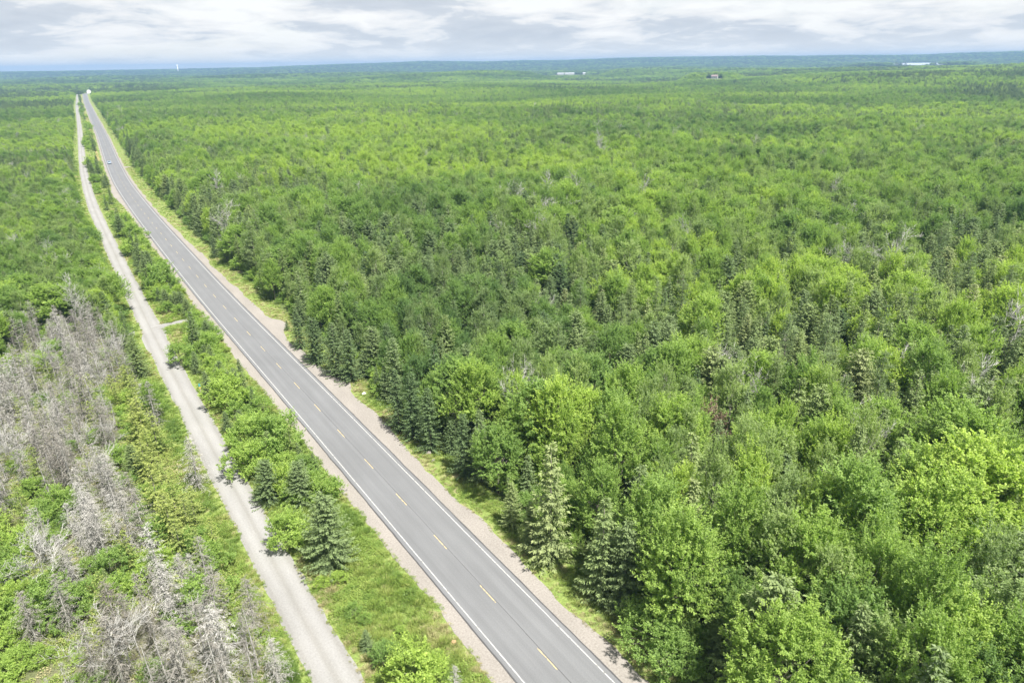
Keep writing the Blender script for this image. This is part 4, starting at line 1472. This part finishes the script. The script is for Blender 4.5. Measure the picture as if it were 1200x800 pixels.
scatter('forest', P, np.concatenate([var, vv]), np.concatenate([np.array(rot), np.stack([0 * x, 0 * x, rng.uniform(0, 6.28, n)], 1)]),
        np.concatenate([np.array(scl), np.stack([wsc, wsc, s], 1)]), np.concatenate([tin, tt]), TCOL, 'mass of mixed green forest reaching to the hazy hills')

# undergrowth between the trunks
x, y = jgrid(-560, 460, 28, 420, 3.0)
k = frustum(x, y, 60, 2) & clear_ok(x, y) & (np.hypot(x, y) < 420)
x, y = x[k], y[k]
n = len(x)
vsx = np.array([KEY[('shrub', v, 0)] for v in range(4)])[rng.integers(4, size=n)]
hh = rng.uniform(1.0, 3.4, n) / 4
scatter('undergrowth', np.stack([x, y, 0 * x], 1), vsx, np.stack([0 * x, 0 * x, rng.uniform(0, 6.28, n)], 1), np.stack([hh * 1.15, hh * 1.15, hh], 1), rng.uniform(.2, .75, n), TCOL, 'leafy undergrowth filling the gaps between forest trees')

# grass and weeds on the verges
GCOL = proto_collection('herb', GRASSP)
GX, GY, GV, GT, GS = [], [], [], [], []


def grass_zone(path, nrm, s, lo, hi, y0, y1, dens, tall=1.0, dryer=0.0):
    ii = np.where((path[:, 1] > y0) & (path[:, 1] < y1))[0]
    L = s[ii[-1]] - s[ii[0]]
    wmean = np.mean(np.broadcast_to(hi, len(path))[ii] - np.broadcast_to(lo, len(path))[ii])
    n = int(L * wmean * dens)
    t = rng.uniform(s[ii[0]], s[ii[-1]], n)
    f = rng.random(n)
    o = np.interp(t, s, np.broadcast_to(lo, len(path))) * (1 - f) + np.interp(t, s, np.broadcast_to(hi, len(path))) * f
    px_ = np.interp(t, s, path[:, 0]) + np.interp(t, s, nrm[:, 0]) * o
    py_ = np.interp(t, s, path[:, 1]) + np.interp(t, s, nrm[:, 1]) * o
    cl = fnoise(px_, py_, 5.0, 91, 3)
    dry = fnoise(px_, py_, 6.0, 93, 3)
    edge = np.minimum(f, 1 - f) * wmean
    keep = rng.random(n) < np.clip(0.15 + 1.5 * cl - 0.25 * (edge < 0.5), 0, 1)
    sc_ = tall * rng.uniform(.5, 1.15, n) * np.clip(0.45 + edge * 0.45, 0.45, 1.15)
    v = np.where(cl + rng.normal(size=n) * .10 > .66, rng.integers(2, 4, n), rng.integers(0, 2, n))
    tt_ = np.clip(np.where(v >= 2, .42 + rng.normal(size=n) * .14, .50 + (dry - .5) * 1.6 + rng.normal(size=n) * .14 + .18 * (edge < 1.0) + dryer * (1 - f)), 0, 1)
    for a_, b_ in SPURS:
        ab = b_ - a_
        tt2 = np.clip(((px_ - a_[0]) * ab[0] + (py_ - a_[1]) * ab[1]) / (ab @ ab), 0, 1)
        keep &= np.hypot(px_ - a_[0] - tt2 * ab[0], py_ - a_[1] - tt2 * ab[1]) > 1.3
    k_ = keep
    GX.append(px_[k_]); GY.append(py_[k_]); GV.append(v[k_]); GT.append(tt_[k_]); GS.append(sc_[k_])


for (a, b, dn) in ((30, 110, 9.0), (110, 200, 5.0), (200, 420, 1.6), (420, 900, 0.35)):
    grass_zone(RP, RN, RS, sh_r - 0.25, v_r + 1.5, a, b, dn * .7, .75, .55)
    grass_zone(RP, RN, RS, np.clip(d_tr + 1.75, -22, -7), sh_l + 0.3, a, b, dn)
    grass_zone(TP, TN, TS, -6.5 + 0 * TS, tl + 0.15, a, b, dn)
x, y, v, tt, sc_ = map(np.concatenate, (GX, GY, GV, GT, GS))
n = len(x)
scatter('verge_grass', np.stack([x, y, 0 * x + 0.02], 1), v, np.stack([0 * x, 0 * x, rng.uniform(0, 6.28, n)], 1), np.stack([sc_, sc_, sc_], 1), tt, GCOL, 'rough grass and weeds covering the verges of road and track')
# low heath under the dead wood
n = 34000
x = rng.uniform(bx0, bx1, n); y = rng.uniform(by0, by1, n)
k = in_poly(x, y, DEAD)
x, y = x[k], y[k]
n = len(x)
cl = fnoise(x, y, 6, 95, 3)
k = rng.random(n) < np.clip(2.6 * (cl - .28), 0.05, 1)
x, y = x[k], y[k]
n = len(x)
scatter('heath', np.stack([x, y, 0 * x + 0.01], 1), rng.integers(1, 4, n), np.stack([0 * x, 0 * x, rng.uniform(0, 6.28, n)], 1), np.repeat(rng.uniform(.7, 1.5, (n, 1)), 3, 1), np.clip(rng.normal(.62, .28, n), 0, 1), GCOL, 'low heath and weeds under the dead spruces')

# ------------------------------------------------------------------ small things
M['carpaint'] = plain('car_paint', (0.20, 0.28, 0.36), 0.3, 0.2, .03)
M['glass'] = plain('dark_glass', (0.02, 0.03, 0.04), 0.08, 0, .02)
M['tyre'] = plain('tyre', (0.02, 0.02, 0.02), 0.9)
M['rim'] = plain('rim', (0.5, 0.5, 0.52), 0.35, .8)
M['white'] = plain('white_siding', (0.34, 0.34, 0.335), 0.6, 0, .04)
M['bright_white'] = plain('bright_white', (0.72, 0.72, 0.71), 0.6, 0, .03)
M['brownroof'] = plain('brown_roof', (0.17, 0.125, 0.115), 0.85)
M['greyroof'] = plain('grey_roof', (0.35, 0.36, 0.37), 0.7)
M['whiteroof'] = plain('white_metal_roof', (0.30, 0.31, 0.32), 0.45, 0, .04)
M['teal'] = plain('teal_plate', (0.07, 0.26, 0.28), 0.4, 0, .05)
M['yellow'] = plain('yellow_plate', (0.45, 0.36, 0.08), 0.5, 0, .05)
M['wood'] = plain('post_wood', (0.34, 0.30, 0.25), 0.9)
M['bag'] = plain('white_plastic', (0.85, 0.86, 0.88), 0.35, 0, .03)
M['rock'] = plain('rock', (0.16, 0.148, 0.135), 0.9, 0, .25)
M['orange_rock'] = plain('orange_rock', (0.36, 0.23, 0.13), 0.9, 0, .15)
M['light_red'] = plain('tail_light', (0.4, 0.03, 0.02), 0.3)
M['light_clear'] = plain('head_light', (0.8, 0.8, 0.8), 0.15)


def root_of(name, loc, rz, label, cat, group=None):
    o = bpy.data.objects.new(name, None)
    o.location, o.rotation_euler = loc, (0, 0, rz)
    COL.objects.link(o)
    o['label'], o['category'] = label, cat
    if group:
        o['group'] = group
    return o


def car(px, py):
    q = at(px, py)
    i = int(np.argmin(np.abs(RP[:, 1] - q[1])))
    c = RP[i] - RN[i] * 1.65
    tg = np.array([-RN[i][1], RN[i][0]])
    rz = math.atan2(-tg[1], -tg[0])
    r = root_of('car', (c[0], c[1], 0.115), rz, 'light blue-grey hatchback driving on the paved road', 'car')
    prof = [(-2.1, .30), (-2.12, .75), (-1.95, .98), (-1.2, 1.06), (-.4, 1.50), (1.3, 1.55), (1.95, 1.02), (2.1, .85), (2.12, .35), (1.7, .25), (-1.7, .25)]
    obj('body', MB().extrude(prof, -.86, .86).mesh('body', M['carpaint']), r)
    obj('windscreen', new_mesh('windscreen', [(-1.18, -.72, 1.10), (-1.18, .72, 1.10), (-.44, .66, 1.505), (-.44, -.66, 1.505)], [(0, 1, 2, 3)], [M['glass']]), r)
    obj('rear_window', new_mesh('rear_window', [(1.90, -.68, 1.10), (1.40, -.64, 1.53), (1.40, .64, 1.53), (1.90, .68, 1.10)], [(0, 1, 2, 3)], [M['glass']]), r)
    for s_ in (-1, 1):
        obj('side_window', MB().extrude([(-1.0, 1.06), (-.35, 1.43), (1.2, 1.46), (1.55, 1.06)], s_ * .862, s_ * .872).mesh('side_window', M['glass']), r)
        obj('headlight', MB().box((-2.1, s_ * .62, .74), (.06, .34, .14)).mesh('headlight', M['light_clear']), r)
        obj('tail_light', MB().box((2.09, s_ * .68, .85), (.06, .24, .18)).mesh('tail_light', M['light_red']), r)
        for x_ in (-1.3, 1.35):
            w = obj('wheel', MB().tube([(x_, s_ * .70, .31), (x_, s_ * .90, .31)], [.31, .31], 16).mesh('wheel', M['tyre']), r)
            obj('rim', MB().tube([(x_, s_ * .895, .31), (x_, s_ * .915, .31)], [.2, .2], 12).mesh('rim', M['rim']), w)


car(129, 192)


def gable(name, loc, rz, L, D, Hw, Hr, wall, roofm, label, cat, nwin, group=None, door=True):
    r = root_of(name, loc, rz, label, cat, group)
    obj('wall', MB().extrude([(-D / 2, -1.0), (D / 2, -1.0), (D / 2, Hw), (0, Hw + Hr), (-D / 2, Hw)], -L / 2, L / 2).mesh('wall', wall), r)
    e = .5
    sl = Hr / (D / 2)
    for s_ in (-1, 1):
        obj('roof', MB().extrude([(0, Hw + Hr + .06), (s_ * (D / 2 + e), Hw - e * sl + .06), (s_ * (D / 2 + e), Hw - e * sl + .28), (0, Hw + Hr + .30)][::s_], -L / 2 - e, L / 2 + e).mesh('roof', roofm), r)
    for k in range(nwin):
        yy = -L / 2 + L * (k + .5) / nwin
        for s_ in (-1, 1):
            w = obj('window', MB().box((s_ * (D / 2 + .03), yy, Hw * .55), (.1, 1.3, 1.3)).mesh('window', M['white']), r)
            obj('pane', MB().box((s_ * (D / 2 + .07), yy, Hw * .55), (.06, 1.05, 1.05)).mesh('pane', M['glass']), w)
    if door:
        dr = obj('door', MB().box((D / 2 + .03, L * .28, 1.05), (.1, 1.0, 2.1)).mesh('door', M['brownroof']), r)
        obj('handle', MB().box((D / 2 + .1, L * .28 + .35, 1.0), (.06, .08, .08)).mesh('handle', M['rim']), dr)
    return r


for (px, L, lab) in ((657, 30, 'short white barn beside the longest white barn'), (667.5, 42, 'longest white barn in the distant clearing'), (686, 24, 'small white barn standing apart from the two others')):
    xx, yy = far_at(px, 3300)
    gable('white_barn', (xx, yy, float(height(xx, yy)) + 0.3), math.pi / 2 - 0.08, L, 13, 5.0, 4.2, M['white'], M['whiteroof'], lab, 'barn', 4, 'white barns in the distant clearing')
xx, yy = FAR_SITES['house']
gable('brown_roofed_house', (xx, yy, float(height(xx, yy)) + 0.3), R(62), 14, 10, 4.2, 3.2, M['white'], M['brownroof'], 'white house with reddish brown roof in the forest', 'house', 3)
xx, yy = FAR_SITES['white_house']
gable('white_house', (xx, yy, float(height(xx, yy)) + 1.0), R(30), 11, 9, 6.0, 3.4, M['bright_white'], M['bright_white'], 'white house where the paved road disappears', 'house', 3)
xx, yy = FAR_SITES['tower']
zb = float(height(xx, yy))
r = root_of('white_tower', (xx, yy, zb), 0, 'slender white tower on the hazy horizon', 'tower')
obj('shaft', MB().tube([(0, 0, -2), (0, 0, 20), (0, 0, 40)], [4.2, 3.6, 3.2], 14).mesh('shaft', M['bright_white'], True), r)
obj('tank', MB().tube([(0, 0, 40), (0, 0, 43), (0, 0, 50), (0, 0, 53)], [3.2, 5.5, 5.5, 1.6], 16).mesh('tank', M['bright_white'], True), r)

# lake as a thin bright sheet between the hills
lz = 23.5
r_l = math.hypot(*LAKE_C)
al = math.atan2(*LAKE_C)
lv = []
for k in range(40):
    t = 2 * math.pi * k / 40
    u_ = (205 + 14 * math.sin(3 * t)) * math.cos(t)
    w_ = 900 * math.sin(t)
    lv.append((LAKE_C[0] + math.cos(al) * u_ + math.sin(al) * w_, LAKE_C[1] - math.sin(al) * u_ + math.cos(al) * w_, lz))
mw, nt, out = base_mat('lake_painted_sky')
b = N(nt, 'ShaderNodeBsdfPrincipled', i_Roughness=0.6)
b.inputs['Base Color'].default_value = (0.30, 0.34, 0.38, 1)  # pale base colour stands in for the sky reflected in the water
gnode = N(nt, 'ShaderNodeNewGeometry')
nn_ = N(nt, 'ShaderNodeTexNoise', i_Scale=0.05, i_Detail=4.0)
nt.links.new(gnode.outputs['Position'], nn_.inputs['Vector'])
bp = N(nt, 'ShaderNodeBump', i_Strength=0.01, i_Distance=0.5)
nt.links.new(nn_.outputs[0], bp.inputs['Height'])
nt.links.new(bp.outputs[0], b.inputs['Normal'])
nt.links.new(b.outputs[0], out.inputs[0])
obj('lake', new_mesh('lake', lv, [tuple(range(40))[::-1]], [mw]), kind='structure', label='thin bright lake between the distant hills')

# trail marker post
q = at(235.6, 461.5)
r = root_of('trail_marker', (q[0], q[1], 0.02), R(35), 'trail marker post with teal and yellow plates beside the track', 'sign')
obj('post', MB().box((0, 0, .7), (.10, .10, 1.6)).mesh('post', M['wood']), r)
obj('teal_plate', MB().box((0, -.065, 1.62), (.28, .03, .56)).mesh('teal_plate', M['teal']), r)
obj('yellow_plate', MB().box((0, -.066, 1.14), (.32, .03, .28)).mesh('yellow_plate', M['yellow']), r)


def lumpy(name, mat, rx, ry, rz, seed, n=9, m=6, jit=.16, pinch=0):
    gg = np.random.default_rng(seed)
    V, F = [(0, 0, -rz * .3)], []
    for i in range(1, m):
        a = math.pi * i / m - math.pi / 2
        for k in range(n):
            t = 2 * math.pi * k / n
            f = 1 + gg.normal() * jit
            V.append((rx * math.cos(a) * math.cos(t) * f, ry * math.cos(a) * math.sin(t) * f, max(-rz * .3, rz * math.sin(a) * f) + rz * .3))
    V.append((0, 0, rz * (1.3 + pinch)))
    for k in range(n):
        F.append((0, 1 + (k + 1) % n, 1 + k))
        F.append((len(V) - 1, 1 + (m - 2) * n + k, 1 + (m - 2) * n + (k + 1) % n))
    for i in range(m - 2):
        for k in range(n):
            F.append((1 + i * n + k, 1 + i * n + (k + 1) % n, 1 + (i + 1) * n + (k + 1) % n, 1 + (i + 1) * n + k))
    return new_mesh(name, V, F, [mat], smooth=False)


q = at(427, 462.5)
o = obj('litter_bag', lumpy('litter_bag', M['bag'], .36, .28, .26, 5, 11, 8, .13, .35), label='small white plastic bag lying on the road verge', category='bag')
o.location = (q[0], q[1], .06)
q = at(531.5, 753)
o = obj('rock', lumpy('rock', M['orange_rock'], .26, .22, .18, 6), label='pale orange rock in the grass beside the road shoulder', category='rock')
o.location = (q[0], q[1], .05)
for k, (px, py, s_) in enumerate(((492, 524, .45), (498, 529, .35), (488, 519, .3), (484, 513, .35), (503, 531, .4), (478, 505, .3), (508, 540, .28), (472, 496, .25))):
    q = at(px, py)
    o = obj('boulder', lumpy('boulder', M['rock'], s_, s_ * .75, s_ * .55, 20 + k), label='grey boulder at the foot of the dark spruces by the road', category='boulder', group='boulders at the forest edge')
    o.location = (q[0], q[1], .03)

# utility pole near the far end of the road
q = at(94, 112)
r = root_of('utility_pole', (q[0], q[1], 0), R(60), 'thin utility pole beside the far end of the road', 'pole')
obj('pole', MB().tube([(0, 0, -.3), (0, 0, 10)], [.17, .11], 8).mesh('pole', M['wood']), r)
obj('crossarm', MB().box((0, 0, 9.4), (2.2, .12, .14)).mesh('crossarm', M['wood']), r)

# ------------------------------------------------------------------ haze: even, thin air round the whole place
mh, nt, out = base_mat('haze_air')
pv = N(nt, 'ShaderNodeVolumePrincipled')
pv.inputs['Color'].default_value = (0.24, 0.40, 0.64, 1)
pv.inputs['Density'].default_value = 0.00016
pv.inputs['Anisotropy'].default_value = 0.0
nt.links.new(pv.outputs[0], out.inputs['Volume'])
hb = MB().box((0, 0, 60.0), (28500, 28500, 250))
zmin_, zmax_ = float(gz.min()), float(gz.max())
hb = MB().box((0, 0, (zmin_ - 1 + zmax_ + 17) / 2), (19200, 19200, zmax_ + 18 - zmin_))
obj('haze', hb.mesh('haze', mh), kind='stuff', label='thin pale bluish air over the whole landscape')
